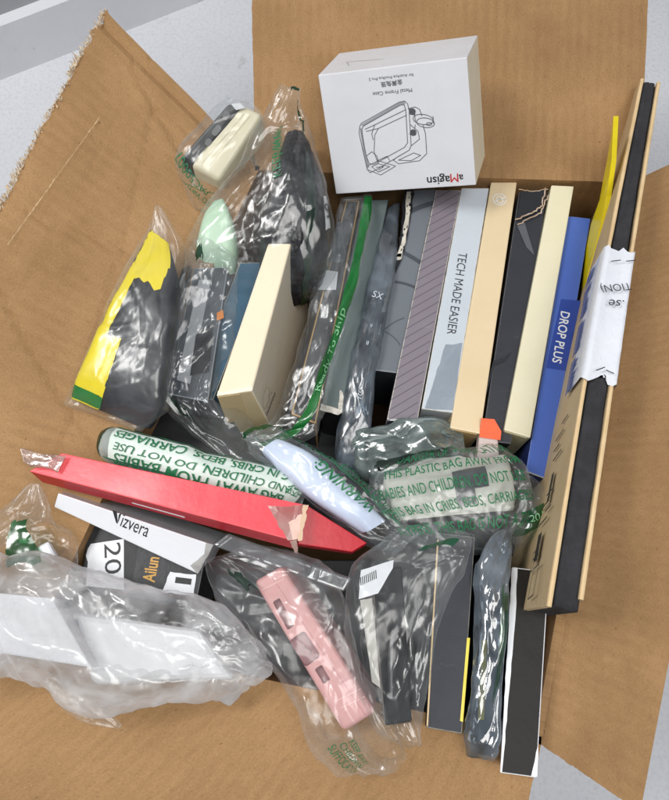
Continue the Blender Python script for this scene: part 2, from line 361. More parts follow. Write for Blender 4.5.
    def normals(s, G):
        du = np.roll(G, -1, 1)-np.roll(G, 1, 1); dv = np.gradient(G, axis=0); n = np.cross(dv, du); ln = np.linalg.norm(n, axis=2, keepdims=True); n = n/(ln+1e-9)
        c = G.mean(axis=1, keepdims=True)
        if ((G-c)*n).sum() < 0: n = -n
        return n
    def at(s, u, v, lift=.05):
        """u across the upper side -1 (left) .. 1 (right), v along 0 .. 1"""
        u = max(-1, min(1, u)); h_ = s.nu//2; i = int(min(h_-1, max(0, np.searchsorted(s.xs[:h_+1], u)-1))); fx = (u-s.xs[i])/max(1e-9, s.xs[i+1]-s.xs[i]); fx = max(0, min(1, fx))
        y = max(0, min(1, v))*s.nv; j = min(int(y), s.nv-1); fy = y-j; i0 = i; i1 = i+1
        def b(A): return (A[j, i0]*(1-fx)+A[j, i1]*fx)*(1-fy) + (A[j+1, i0]*(1-fx)+A[j+1, i1]*fx)*fy
        return Vector(b(s.G) + b(s.Nn)*lift)
    def patch(s, name, uv, mat, lift=.04, n=(10, 16), jag=0, parent=None, seed=3, label=None):
        """a printed area or a piece of film that follows the bag: four (u, v) corners"""
        a, b, c, d = [Vector(q) for q in uv]; nx, ny = n; v = []; r = random.Random(seed)
        for j in range(ny+1):
            for i in range(nx+1):
                q = a.lerp(b, i/nx).lerp(d.lerp(c, i/nx), j/ny)
                if jag and (i in (0, nx) or j in (0, ny)): q = q + Vector((noise.noise(Vector((i*.37, j*.37, seed)))*jag*1.3 + r.uniform(-jag, jag)*.3, noise.noise(Vector((i*.37, j*.37, seed+9)))*jag*1.2 + r.uniform(-jag, jag)*.15))
                v.append(s.at(q.x, q.y, lift))
        f = [[j*(nx+1)+i, j*(nx+1)+i+1, (j+1)*(nx+1)+i+1, (j+1)*(nx+1)+i] for j in range(ny) for i in range(nx)]
        o = mesh_obj(name, v, f, mat, parent or s.o, smooth=True)
        if label: o['label'] = label
        return o
    def text(s, st, u, v, width, mat, way='+u', height=None, lift=.07, name='lettering', rot=0, **kw):
        V, Fc, w, h = text_geo(st, dense=True, **kw); sx = width/w; sy = (height/h) if height else sx; W = s.widths[min(s.nv, max(0, int(v*s.nv)))]; L = s.len; out = []
        cr, sr = math.cos(math.radians(rot)), math.sin(math.radians(rot))
        for p, q in V:
            x, y = p*sx, q*sy; x, y = x*cr-y*sr, x*sr+y*cr
            if way == '+u': a, b = x, -y
            elif way == '-u': a, b = -x, y
            elif way == '+v': a, b = y, x
            else: a, b = -y, -x
            out.append(s.at(u + 2*a/W, v + b/L, lift))
        return mesh_obj(name, out, Fc, mat, s.o)

# ================================================================== THE SETTING: floor and skirting
FZ = -26
def noise_plane(name, quad, mat, kind): 
    o = mesh_obj(name, quad, [[0, 1, 2, 3]], mat); tag(o, kind=kind); return o
def floor_mat():
    m, nt, out = newmat('pale_floor'); L = nt.links
    b = N(nt, 'ShaderNodeBsdfPrincipled', Roughness=.55); tc = N(nt, 'ShaderNodeTexCoord')
    n1 = N(nt, 'ShaderNodeTexNoise', Scale=3, Detail=6, Roughness=.6); L.new(tc.outputs['Object'], n1.inputs['Vector'])
    c = mixc(nt, ramp(nt, n1.outputs[0], .35, .7), lin('#d6d8dd'), lin('#c8cbd2'))
    n2 = N(nt, 'ShaderNodeTexNoise', Scale=60, Detail=4, Roughness=.8); L.new(tc.outputs['Object'], n2.inputs['Vector'])
    c = mixc(nt, ramp(nt, n2.outputs[0], .7, .76), c, lin('#a5a6a6'))
    n3 = N(nt, 'ShaderNodeTexNoise', Scale=240, Detail=4); L.new(tc.outputs['Object'], n3.inputs['Vector'])
    c = mixc(nt, ramp(nt, n3.outputs[0], .45, 1.0), c, lin('#b9bdc6'))
    n4 = N(nt, 'ShaderNodeTexNoise', Scale=11, Detail=6, Roughness=.7, Distortion=1); L.new(tc.outputs['Object'], n4.inputs['Vector'])
    c = mixc(nt, ramp(nt, n4.outputs[0], .62, .66), c, lin('#c2c3c6'))
    bp = N(nt, 'ShaderNodeBump', Strength=.3, Distance=.002); L.new(n3.outputs[0], bp.inputs['Height']); L.new(bp.outputs[0], b.inputs['Normal'])
    L.new(c, b.inputs['Base Color']); L.new(b.outputs[0], out.inputs[0]); return m
FLOOR = floor_mat()
noise_plane('floor', [(-400, -400, FZ), (400, -400, FZ), (400, 400, FZ), (-400, 400, FZ)], FLOOR, 'structure')
wa = P(-30, 92, FZ); wb = P(205, 0, FZ); wd = (wb-wa).normalized(); wn = Vector((-wd.y, wd.x, 0))     # wall line, wn points away
w0 = wa - wd*150; w1 = wb + wd*200
WALLM = paint('grey_wall', '#a9abaf', .8, '#9b9da2', .4, 4); SKIRT = paint('white_skirting', '#dfe1e6', .5, '#c4c5c6', .3, 12, scuff=.5, scuff_col='#8d8a84')
def slab(name, a, b, n, t, z0, z1, mat, kind):
    v = [a, b, b+n*t, a+n*t]; v = [(p.x, p.y, z0) for p in v] + [(p.x, p.y, z1) for p in v]
    o = mesh_obj(name, v, [[3, 2, 1, 0], [4, 5, 6, 7], [0, 1, 5, 4], [1, 2, 6, 5], [2, 3, 7, 6], [3, 0, 4, 7]], mat); tag(o, kind=kind); return o
sk = slab('skirting_board', w0, w1, wn, 1.6, FZ, FZ+7, SKIRT, None); tag(sk, 'white scuffed skirting board along the grey wall', 'skirting board')
wl = slab('wall', w0 + wn*1.6, w1 + wn*1.6, wn, 10, FZ, FZ+260, WALLM, None); tag(wl, 'plain grey wall behind the white skirting board', 'wall')

# ================================================================== THE CARDBOARD BOX
BL, BR, FR, FL = P(255, 165), P(640, 178), P(541, 745), P(28, 638)
mid = (BL+BR+FR+FL)/4
box = empty('cardboard_box', (mid.x, mid.y, FZ)); tag(box, 'large open brown cardboard box with flaps folded out, full of packets', 'cardboard box')
def panel(name, q, th=.45, nu=40, nv=40, amp=.12, seed=0, jag=None, jamp=.25, creases=(), uvrot=False, mats=None):
    """corrugated sheet through four points a b c d (a-b is the fold). jag: edges with torn outline ('ab','bc','cd','da')"""
    a, b, c, d = [Vector(x) for x in q]; n = (b-a).cross(d-a).normalized()
    if n.z < 0 and abs(n.z) > .15: n = -n
    v = []; uv = []; W = (b-a).length; H = (d-a).length; jag = jag or ''
    for side in (0, 1):
        for j in range(nv+1):
            for i in range(nu+1):
                p = a.lerp(b, i/nu).lerp(d.lerp(c, i/nu), j/nv); x = i/nu*W; y = j/nv*H
                k = noise.noise(Vector((x*.11, y*.11, seed*7.3)))*amp*2.5 + noise.noise(Vector((x*.35, y*.35, seed*3.1)))*amp*.6
                for (x0, y0, x1, y1, dep, wid) in creases:
                    L2 = (x1-x0)**2+(y1-y0)**2; t = max(0, min(1, ((x-x0)*(x1-x0)+(y-y0)*(y1-y0))/L2)); dd = math.hypot(x-x0-t*(x1-x0), y-y0-t*(y1-y0)); k -= dep*math.exp(-(dd/wid)**2)
                if j == 0: k *= .2
                p = p + n*k
                if 'cd' in jag and j == nv: p = p + (d-a).normalized()*(noise.noise(Vector((x*1.3, seed, 1)))*jamp + noise.noise(Vector((x*4, seed, 5)))*jamp*.6)
                if 'da' in jag and i == 0: p = p + (b-a).normalized()*(noise.noise(Vector((y*1.6, seed, 2)))*jamp*.5 + noise.noise(Vector((y*5, seed, 6)))*jamp*.4)
                if 'bc' in jag and i == nu: p = p + (b-a).normalized()*(noise.noise(Vector((y*1.6, seed, 3)))*jamp*.5 + noise.noise(Vector((y*5, seed, 8)))*jamp*.4)
                v.append(p - n*(th if side else 0)); uv.append((y, x) if uvrot else (x, y))
    M = (nu+1)*(nv+1); f = []; fm = []
    idx = lambda s, i, j: s*M + j*(nu+1)+i
    for j in range(nv):
        for i in range(nu):
            f.append([idx(0, i, j), idx(0, i+1, j), idx(0, i+1, j+1), idx(0, i, j+1)]); f.append([idx(1, i, j+1), idx(1, i+1, j+1), idx(1, i+1, j), idx(1, i, j)]); fm += [0, 0]
    for i in range(nu):
        for j in (0, nv): f.append([idx(0, i, j), idx(1, i, j), idx(1, i+1, j), idx(0, i+1, j)]); fm.append(1 if j else 0)
    for j in range(nv):
        for i in (0, nu): f.append([idx(0, i, j), idx(0, i, j+1), idx(1, i, j+1), idx(1, i, j)]); fm.append(1)
    return mesh_obj(name, v, f, mats or [CARD, CARD_EDGE], box, fm, smooth=False, uvs=uv)
dn = Vector((0, 0, FZ+.3))
def wall_panel(a, b, seed):
    panel('side_wall', [a, b, b+dn, a+dn], amp=.05, seed=seed, nu=24, nv=16, uvrot=True)
wall_panel(BL, BR, 1); wall_panel(BR, FR, 2); wall_panel(FR, FL, 3); wall_panel(FL, BL, 4)
z3 = Vector((0, 0, FZ+.4))
panel('bottom_panel', [BL+z3, BR+z3, FR+z3, FL+z3], amp=.02, seed=5, nu=8, nv=8)
bf = [BL, BR, P(651, -75, 4.6), P(250, -75, 4.6)]
panel('back_flap', bf, seed=11, jag='da', jamp=.12, amp=.12, creases=[(0, 1.2, 31, 1.0, .12, .5), (0, 13.5, 31, 12.5, .1, .7)], uvrot=True)
lf = [FL, BL, P(105, 10, 1.5), P(-235, 645, .5)]
LFP = panel('left_flap', lf, seed=12, jag='cdda', jamp=.5, amp=.16, nu=90, nv=40, creases=[(12, 0, 20, 14, .2, .35), (26, 2, 24, 14, .2, .35), (32, .5, 36, 12, .2, .35), (22, 5, 35, 9, .14, .3), (8, 3, 24, 6, .14, .3), (0, 12.6, 44, 10.6, .1, .25), ((lf[1]-lf[0]).length-.9, 0, (lf[1]-lf[0]).length-.8, 22, .3, .22)], uvrot=True)
rf = [BR, FR, P(640, 812, -1.0), P(775, 112, 1.2)]
panel('right_flap', rf, seed=13, jag='bc', jamp=.15, amp=.12, creases=[(30, 0, 27, 16, .16, .7), (14, 0, 13, 16, .06, .9), (4, 1, 42, .8, .1, .4)], uvrot=True)
ff = [FR, FL, P(-200, 785, -.5), P(503, 905, -.5)]
panel('front_flap', ff, seed=14, jag='bcda', jamp=.15, amp=.14, creases=[(0, 1, 32, .9, .1, .5)], uvrot=True)
# torn paper fringe along the left flap's outer edge, and the torn score line on it
rr = random.Random(5); fv = []; ffc = []
a0, b0 = lf[2], lf[3]; ed = (b0-a0).normalized(); outw = ((lf[2]-lf[1])).normalized(); fnn = Vector((0, 0, 1))
for k in range(1500):
    t = rr.random()*.5; p = a0.lerp(b0, t) + outw*(noise.noise(Vector((t*30, 2, 1)))*.35) + Vector((rr.gauss(0, .12), rr.gauss(0, .12), rr.uniform(-.45, .12)))
    d = (outw*rr.uniform(-.2, 1) + ed*rr.uniform(-.9, .9) + fnn*rr.uniform(-.4, .8)).normalized(); s1 = d.cross(Vector((rr.uniform(-1, 1), rr.uniform(-1, 1), 1))).normalized()
    L1 = rr.uniform(.08, .4)*(1.5 if noise.noise(Vector((t*14, 0, 4))) > .1 else .7); w1_ = rr.uniform(.015, .08); n0 = len(fv); c2 = p+d*L1*.55+fnn*rr.uniform(-.12, .2)
    fv += [p-s1*w1_, p+s1*w1_, c2+s1*w1_*.7, c2-s1*w1_*.6, p+d*L1+s1*rr.uniform(-.06, .06)+fnn*rr.uniform(-.15, .15)]; ffc += [[n0, n0+1, n0+2, n0+3], [n0+3, n0+2, n0+4]]
mesh_obj('torn_fringe', fv, ffc, paint('torn_paper_fibre', '#dccbb0', .9, '#a5845c', .7, 200), LFP)
sv = []; sf = []; A1 = P(8, 246, 1.35); A2 = P(101, 117, 1.5)
for k in range(81):
    p = A1.lerp(A2, k/80); q = outw; w = .015 + .05*abs(noise.noise(Vector((k*.35, 3, 3)))); j = noise.noise(Vector((k*.5, 1, 8)))*.07
    sv += [p+q*(j-w)+fnn*.1, p+q*(j+w)+fnn*(.13+.05*rr.random())]
    if k: sf.append([2*k-2, 2*k-1, 2*k+1, 2*k])
mesh_obj('score_line', sv, sf, CARD_EDGE, LFP)

# ================================================================== CARTONS STANDING IN THE RIGHT ROW
WORN = paint('worn_paper_edge', '#cfcac0', .7, '#77736c', .8, 220)
INK = paint('black_ink', '#17181c', .5); WHITE_INK = paint('white_ink', '#eceff2', .5); RED_INK = paint('red_ink', '#c32027', .5)
GRP = 'upright cartons in the right row'
# white camera-frame carton leaning on the back flap
white = paint('white_carton', '#dcdde2', .38, '#c8c9cd', .35, 18, coat=.15, scuff=.15, scuff_col='#b9b9ba'); ivory = paint('ivory_card_side', '#e6dfcb', .5, '#d4c9ac', .4, 20)
m1 = Carton('white_carton', [(318, 75), (467, 57), (476, 185), (336, 194)], [7.2, 10.2, 3.2, .2], drop=(0, 339, 53, 4.5), mats={'main': white, 'right': ivory, 'worn': white},
            label='white carton with a line drawing of a camera frame, leaning upside down on back flap', bevel=.07)
fr = m1.top
text_px('a', fr, (463.2, 176.6), (458.9, 176.9), INK, m1.o, bold=.012)
text_px('M', fr, (458.4, 177.4), (450.4, 177.9), RED_INK, m1.o, lift=.03)
text_px('agisn', fr, (449.8, 178.0), (427, 179.6), INK, m1.o, bold=.012)
GREY_INK = paint('grey_ink', '#55565c', .5)
text_px('Metal Frame Case', fr, (412, 89.8), (373, 94.2), GREY_INK, m1.o)
text_px('金属兔笼', fr, (402.5, 81.8), (381, 84.6), GREY_INK, m1.o, bold=.01)
text_px('for Ace/Ace Pro/Ace Pro 2', fr, (413.5, 74.5), (369, 79.5), GREY_INK, m1.o)
pz = lambda l: [(300+x/3.345, 20+y/3.345) for x, y in l]
def ell(cx, cy, a, b, n=22, rot=0, t0=0, t1=360):
    o = []
    for i in range(n+1):
        t = math.radians(t0+(t1-t0)*i/n); x, y = a*math.cos(t), b*math.sin(t); r = math.radians(rot); o.append((cx+x*math.cos(r)-y*math.sin(r), cy+x*math.sin(r)+y*math.cos(r)))
    return o
drw = [[(200, 355), (205, 345), (330, 275), (350, 270), (360, 280), (365, 300), (372, 420), (365, 435), (255, 500), (235, 510), (225, 500), (215, 455), (198, 380), (200, 355)],
       [(208, 362), (212, 354), (335, 284), (348, 282), (354, 300), (360, 410), (350, 425), (248, 482), (232, 480), (222, 455), (207, 380), (208, 362)],
       [(218, 365), (250, 350), (352, 300)], [(222, 372), (262, 362), (356, 318)], [(262, 362), (250, 385), (248, 440), (258, 470)], [(250, 350), (240, 380), (245, 400)],
       [(222, 455), (240, 440), (258, 455), (262, 478)], [(225, 488), (262, 470), (320, 488), (270, 518), (228, 500)], [(240, 490), (262, 480), (300, 490), (262, 508), (240, 490)], [(255, 492), (280, 490), (262, 502)],
       [(372, 420), (400, 398), (395, 372), (370, 350)], [(365, 435), (330, 455), (312, 468), (330, 480), (400, 470), (424, 446), (420, 380), (412, 352)], [(330, 468), (380, 444), (404, 452), (372, 470), (330, 468)],
       [(362, 296), (385, 290), (400, 298), (408, 320)], [(366, 310), (384, 318), (386, 340)], [(366, 380), (384, 384)], [(258, 470), (292, 455), (300, 470)],
       ell(412, 332, 34, 17, rot=8), ell(420, 343, 30, 16, rot=8), ell(432, 347, 9, 5), ell(376, 306, 10, 10), ell(376, 306, 5, 6), ell(379, 376, 10, 10), ell(379, 376, 5, 6), [(386, 350), (384, 362)], [(445, 322), (447, 344)]]
lines('frame_drawing', fr, [fr.pxs(pz(l)) for l in drw], .045, GREY_INK, m1.o)
prism('drawing_shading', fr, fr.pxs(pz([(204, 350), (330, 277), (350, 272), (352, 280), (336, 284), (212, 354)])), paint('pale_grey_ink', '#9a9ba1', .5), m1.o, .012, .004)
prism('drawing_shading', fr, fr.pxs(pz([(200, 360), (208, 364), (222, 455), (232, 490), (225, 498), (215, 455)])), MC['pale_grey_ink'], m1.o, .012, .004)
for q in ([(366, 296), (384, 298), (386, 316), (368, 316)], [(370, 368), (386, 368), (388, 384), (372, 384)]): prism('drawn_screw', fr, fr.pxs(pz(q)), GREY_INK, m1.o, .012, .006)
text_px('magnetic frame case', m1.right, (481.4, 92), (483.2, 118), GREY_INK, m1.o)
lines('lid_crease', m1.far, [m1.far.pxs([(347, 62), (349, 66)]), m1.far.pxs([(347, 62), (384, 59)])], .05, MC['pale_grey_ink'], m1.o)

# purple carton with diagonal stripes
pur = paint('mauve_print', '#7f7780', .42, '#746c76', .4, 30, scuff=.1)
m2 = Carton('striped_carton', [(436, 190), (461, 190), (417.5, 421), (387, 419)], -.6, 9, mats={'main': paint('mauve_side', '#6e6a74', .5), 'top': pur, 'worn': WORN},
            label='mauve grey carton with thin diagonal stripes on its spine', group=GRP, bevel=.05)
W, L = m2.W, m2.L; st = []
y = -1.3
while y < L+.2:
    (x0, y0), (x1, y1) = (.03, -y-1.35), (W-.03, -y)         # rises to the right; cut to the face
    t0 = 0 if y0 > -L+.06 else (-L+.06-y0)/(y1-y0); t1 = 1 if y1 < -.06 else (-.06-y0)/(y1-y0)
    sk_ = (m2.T[3]-m2.T[0]).dot(m2.top.X)/(m2.T[3]-m2.T[0]).dot(m2.top.Y)
    if t1 > t0: st.append([(x0+(x1-x0)*t + sk_*(y0+(y1-y0)*t), y0+(y1-y0)*t) for t in (t0, t1)])
    y += .78
lines('stripe_print', m2.top, st, .05, paint('dark_mauve_ink', '#4f4b57', .5), m2.o, .008)
prism('bottom_lip', m2.near, [(.05, -.05), (m2.W-.05, -.05), (m2.W-.05, -.2), (.05, -.2)], WHITE_INK, m2.o, .01, .06)

# white carton with slogan
wg = paint('white_grey_print', '#c2cad2', .3, '#b2bac4', .3, 25, coat=.3, scuff=.08)
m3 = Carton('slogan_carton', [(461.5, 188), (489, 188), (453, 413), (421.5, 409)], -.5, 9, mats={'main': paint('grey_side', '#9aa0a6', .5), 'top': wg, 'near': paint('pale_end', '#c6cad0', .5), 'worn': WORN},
            label='pale silver grey carton with a black slogan down its spine', group=GRP, bevel=.05)
text_px('TECH MADE EASIER', m3.top, (463, 253), (451.2, 334.5), paint('slate_ink', '#30343c', .5), m3.o, height=.66)
prism('tape_strip', m3.top, ragged(m3.top.pxs([(445, 345), (462, 343), (453, 411), (425, 408)]), .05, .5, 2), film_mat('tape', '#f6f8fa', .12, rough=.16, gloss=.2, edge=.5), m3.o, .03, .02)

# cream carton with round logo
cream = paint('cream_print', '#dcc8a4', .42, '#cdb78f', .35, 22, coat=.1, scuff=.1, scuff_col='#efe4cd'); creamd = paint('cream_side', '#c4b08c', .55)
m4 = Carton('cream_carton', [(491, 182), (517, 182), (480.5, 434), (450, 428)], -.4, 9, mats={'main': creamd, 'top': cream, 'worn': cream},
            label='tan cream carton with a small round white logo at its far end', group=GRP, bevel=.1)
m4.end_flap(paint('tan_card', '#b89a6a', .7))
cx, cy = m4.top.px(499.5, 199.5)
lines('round_logo', m4.top, [ell(cx, cy, .5, .5), ell(cx-.02, cy+.12, .2, .15, 14), ell(cx+.02, cy-.16, .23, .17, 14), [(cx-.35, cy-.2), (cx-.15, cy)], [(cx+.35, cy+.2), (cx+.15, cy)]], .06, WHITE_INK, m4.o)

# black carton with torn far end
blk = paint('charcoal_print', '#34363c', .4, '#2a2c32', .4, 25, coat=.08, spec=.35, scuff=.1, scuff_col='#7a7a7c')
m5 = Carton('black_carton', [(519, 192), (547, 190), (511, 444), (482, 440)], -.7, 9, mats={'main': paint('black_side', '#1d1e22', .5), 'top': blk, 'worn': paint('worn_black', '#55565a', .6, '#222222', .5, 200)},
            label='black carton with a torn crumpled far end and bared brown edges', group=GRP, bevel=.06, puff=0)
f5 = m5.top
prism('torn_lid', f5, ragged(f5.pxs([(520, 193), (544, 191), (540, 210), (534, 214), (526, 218), (516, 221)]), .04, .35, 4), paint('black_torn', '#26272b', .3, coat=.3), m5.o, .02, .2)
tv_ = []
for pl, w in (([(545, 190), (541, 207), (535, 212), (526, 217), (515, 221)], .10), ([(548, 197), (543, 206), (540, 214), (527, 221), (517, 226)], .09), ([(519, 191), (532, 193), (547, 191)], .07)):
    q = f5.pxs(pl); r3 = random.Random(3); q2 = []
    for i in range(len(q)-1):
        for j in range(5): q2.append((q[i][0]+(q[i+1][0]-q[i][0])*j/5 + r3.uniform(-.06, .06), q[i][1]+(q[i+1][1]-q[i][1])*j/5 + r3.uniform(-.06, .06)))
    tv_.append((q2+[q[-1]], w))
for q, w in tv_: lines('torn_edge', f5, [q], w, paint('bared_board', '#a98f78', .9, '#e2d6c6', .6, 150), m5.o, .24)
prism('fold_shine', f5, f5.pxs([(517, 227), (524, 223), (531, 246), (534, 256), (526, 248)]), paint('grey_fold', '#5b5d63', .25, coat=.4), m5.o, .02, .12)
prism('crease', f5, f5.pxs([(493, 361), (506, 357), (511, 352), (505, 362), (494, 366), (487, 392), (484, 402), (487, 385)]), MC['black_torn'], m5.o, .012, .05)

# pale cream carton
pc = paint('pale_cream_print', '#dfd9bd', .42, '#d0c9a8', .3, 25, coat=.15, scuff=.08, scuff_col='#f1ecd8')
m6 = Carton('cream_carton', [(551.5, 185), (574, 186), (530.5, 438), (504, 430)], -.3, 9, mats={'main': paint('pale_cream_side', '#c5bf9f', .5), 'top': pc, 'worn': pc},
            label='plain ivory carton standing between the black and the blue cartons', group=GRP, bevel=.09)
m6.end_flap(paint('dull_cream_end', '#bcb692', .6), .9, .3)

# blue carton
blue = paint('blue_print', '#4b6bc0', .36, '#4160b2', .4, 30, coat=.2, scuff=.1, scuff_col='#8b9bd0'); blued = paint('navy_side', '#1e2c63', .5)
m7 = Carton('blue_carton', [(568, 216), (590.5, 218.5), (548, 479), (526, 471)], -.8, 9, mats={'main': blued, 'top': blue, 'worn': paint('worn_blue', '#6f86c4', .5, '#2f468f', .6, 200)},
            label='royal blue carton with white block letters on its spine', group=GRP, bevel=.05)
prism('letter_panel', m7.top, m7.top.pxs([(561, 299), (582, 301), (572, 372), (546, 368)]), paint('deep_blue_ink', '#2d49a0', .35, coat=.2), m7.o, .004, .004)
text_px('DROP PLUS', m7.top, (565.5, 312), (556.5, 363), WHITE_INK, m7.o, height=.68, bold=.012)
prism('bottom_lip', m7.near, [(.0, .02), (m7.W, .02), (m7.W-.02, -.14), (.02, -.14)], WORN, m7.o, .01, .04)
m7.end_flap(paint('navy_end', '#26376f', .5), .92, .3)

# slate carton with rings, torn wrapper along its left edge
slate = paint('slate_print', '#6c7279', .35, '#5c6269', .4, 20, coat=.2)
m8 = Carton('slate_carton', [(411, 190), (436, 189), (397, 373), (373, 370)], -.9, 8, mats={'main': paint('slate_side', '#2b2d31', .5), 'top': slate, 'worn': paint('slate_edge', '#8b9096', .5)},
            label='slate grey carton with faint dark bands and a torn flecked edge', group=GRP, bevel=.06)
f8 = m8.top; DK8 = paint('dark_slate_ink', '#464b52', .4)
for k, band in enumerate(([(408, 213), (420, 206), (434, 203)], [(402, 252), (411, 256), (421, 263)], [(396, 282), (405, 283), (414, 287)], [(383, 331), (392, 322), (404, 318)], [(383, 331), (394, 335), (400, 345)])):
    q = f8.pxs(band); pl = []
    for i in range(13):
        t = i/12; pl.append((q[0][0]*(1-t)**2+2*q[1][0]*t*(1-t)+q[2][0]*t*t, q[0][1]*(1-t)**2+2*q[1][1]*t*(1-t)+q[2][1]*t*t))
    lines('band_print', f8, [pl], (.42, .34, .22, .08, .08)[k], DK8, m8.o, .006)
tq = [(404, 191), (414, 191), (411, 214), (407, 240), (404, 250), (398, 268), (392, 285), (386, 305), (381, 330), (376, 356), (373, 371), (369, 372), (374, 340), (381, 305), (388, 282), (394, 262), (399, 247), (402, 215)]
prism('torn_wrapper', f8, ragged(f8.pxs(tq), .06, .3, 9), paint('black_foil', '#15161a', .3, coat=.3), m8.o, .05, .1)
r4 = random.Random(11)
flk = paint('silver_fleck', '#cfcabd', .4, '#8f8a80', .6, 150)
spine_pts = [(409, 193), (408, 214), (405, 232), (402, 250), (396, 266), (390, 288), (385, 306), (380, 330), (376, 350)]
for (i0, i1, w) in ((0, 3.5, .26), (3.3, 3.7, .34), (4.7, 5.1, .12), (5.1, 6.3, .2), (6.8, 7.3, .07)):
    pl = []; pr = []
    for k in range(9):
        t = i0+(i1-i0)*k/8; i = min(int(t), 7); p = Vector(f8.px(*spine_pts[i])).lerp(Vector(f8.px(*spine_pts[i+1])), t-i)
        pl.append((p.x - w*r4.uniform(.5, 1.0), p.y)); pr.append((p.x + w*r4.uniform(.3, .8), p.y))
    prism('torn_fleck', f8, pl + pr[::-1], flk, m8.o, .16, .04)
for k in range(16):
    t = r4.uniform(0, 3.2); i = int(t); p = Vector(f8.px(*spine_pts[i])).lerp(Vector(f8.px(*spine_pts[i+1])), t-i)
    prism('dark_fleck', f8, ragged(rrect(p.x+r4.uniform(-.2, .15), p.y, .3, 1, r4.uniform(.1, .3), .06), .02, .1, k), MC['black_foil'], m8.o, .2, .01)

# dark grey-green carton
dk = paint('dark_teal_grey', '#5b6767', .45, '#4b5656', .4, 18, coat=.1)
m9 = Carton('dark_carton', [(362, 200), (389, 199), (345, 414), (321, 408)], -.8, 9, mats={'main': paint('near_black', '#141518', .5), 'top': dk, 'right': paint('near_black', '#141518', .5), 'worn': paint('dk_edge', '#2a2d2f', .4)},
            label='dark grey green carton between the green striped bag and the grey polybag', group=GRP, bevel=.06)
prism('frayed_edge', m9.top, ragged(m9.top.pxs([(321, 404), (338, 409), (340, 390), (343, 392), (344, 412), (338, 415), (320, 410)]), .03, .2, 6), WORN, m9.o, .01, .03)

# grey polybag with SX
poly = film_mat('grey_polybag', '#b9c3cc', .5, '#8b97a3', rough=.22, gloss=.1, edge=.4)
p10 = Pouch('grey_polybag', [(386, 212, 400, 206, -1.6, 1), (376, 250, 397, 255, -1.1, 1.5), (367, 290, 391, 295, -.8, 1.6), (357, 330, 383, 335, -.8, 1.6), (348, 370, 376, 377, -.9, 1.6), (340, 415, 373, 422, -1.2, 1.7), (335, 448, 370, 452, -1.6, 1.6), (340, 474, 366, 476, -2.2, .8)],
            poly, 'blue grey polybag packet with pale SX print, beside the slate carton', 'packet', e=3.5, crumple=.12, seed=21, fine=.06)
p10.text('SX', 0, .315, .75, paint('faint_white_ink', '#c4ccd4', .5), '+u', rot=-10)
for vv, ww in ((.42, .3), (.48, .35)): p10.text('II', 0, vv, ww*.4, MC['faint_white_ink'], '+u')
p10.text('7ccc', 0, .64, .8, MC['faint_white_ink'], '-v', height=.45)
c10 = Carton('dark_carton', [(381, 262, ), (388, 262), (364, 440), (346, 436)], -2.0, 8, mats=paint('blue_black', '#465260', .5), label='thin blue black carton inside the grey polybag', bevel=.08)

# black carton in its clear bag with the green ready-to-ship band
tan = paint('tan_edge', '#b8935c', .6)
m11 = Carton('black_carton', [(346, 200), (360, 200), (316, 424), (291, 414)], -.9, 9, mats={'main': paint('soft_black', '#232427', .45), 'left': tan, 'worn': tan},
             label='slim black carton with tan edges and white label inside the green banded bag', bevel=.12)
prism('white_label', m11.top, m11.top.pxs([(324, 270), (338, 272), (336, 290), (318, 290)]), white, m11.o, .02, .02)
prism('grey_panel', m11.top, m11.top.pxs([(337, 222), (352, 222), (344, 262), (329, 262)]), paint('grey_pan', '#4a4c52', .4), m11.o, .015, .01)
p11 = Pouch('clear_bag', [(340, 199, 371, 196, -.3, .5), (332, 232, 367, 234, .1, 1.2), (321, 275, 360, 280, .1, 1.4), (308, 325, 347, 335, .1, 1.4), (296, 370, 332, 382, 0, 1.4), (280, 408, 322, 420, -.3, 1.4), (258, 428, 300, 440, -1, .9), (240, 438, 268, 452, -1.4, .4)],
            CLEAR_CRISP, 'long clear bag with a bright green printed band, over the slim black carton', 'plastic bag', e=3, crumple=.3, seed=31, fine=.12)
p11.patch('green_band', [(.6, .02), (.96, .02), (.42, .97), (-.02, .97)], paint('bright_green_film', '#17662c', .25, '#0e4a20', .7, 60, coat=.5), n=(14, 80), lift=.05, jag=.02)
p11.text('Ready To Ship', .5, .50, 5.4, paint('pale_green_ink', '#7db98a', .4), '-v', lift=.14, height=.5)
lb = m11.left

# ================================================================== YELLOW SHEET AND FOAM-LINED MAILER
yel = paint('yellow_poly', '#e8d31c', .35, '#d7c010', .4, 30, coat=.2)
def sheet(name, tops, bots, th, mat, label, cat):
    n = len(tops); v = []
    for off in (0, th): v += [p + Vector((off, 0, 0)) for p in tops] + [p + Vector((off, 0, 0)) for p in bots]
    f = []
    for i in range(n-1):
        f += [[i, i+1, n+i+1, n+i], [2*n+n+i, 2*n+n+i+1, 2*n+i+1, 2*n+i], [i+1, i, 2*n+i, 2*n+i+1], [n+i, n+i+1, 3*n+i+1, 3*n+i]]
    f += [[0, n, 3*n, 2*n], [n-1, 3*n-1, 4*n-1, 2*n-1]]
    return tag(mesh_obj(name, v, f, mat), label, cat)
ta = [(613.5, 116, 6.5), (612.5, 138, 5.4), (611.5, 160, 4.2), (609, 178, 3.2), (606.5, 196, 2.2), (601, 222, 1.4), (595, 248, .6), (588, 272, -.1), (583, 296, -.8)]
tops = [P(*q) for q in ta]; bots = [P(*q) for q in [(613, 119, 5.6), (610.5, 138, 4), (607, 160, 2.9), (603.5, 178, 1.8), (599.5, 200, .9), (591, 224, -.4), (586, 250, -1), (583, 272, -1.4), (581, 297, -1.6)]]
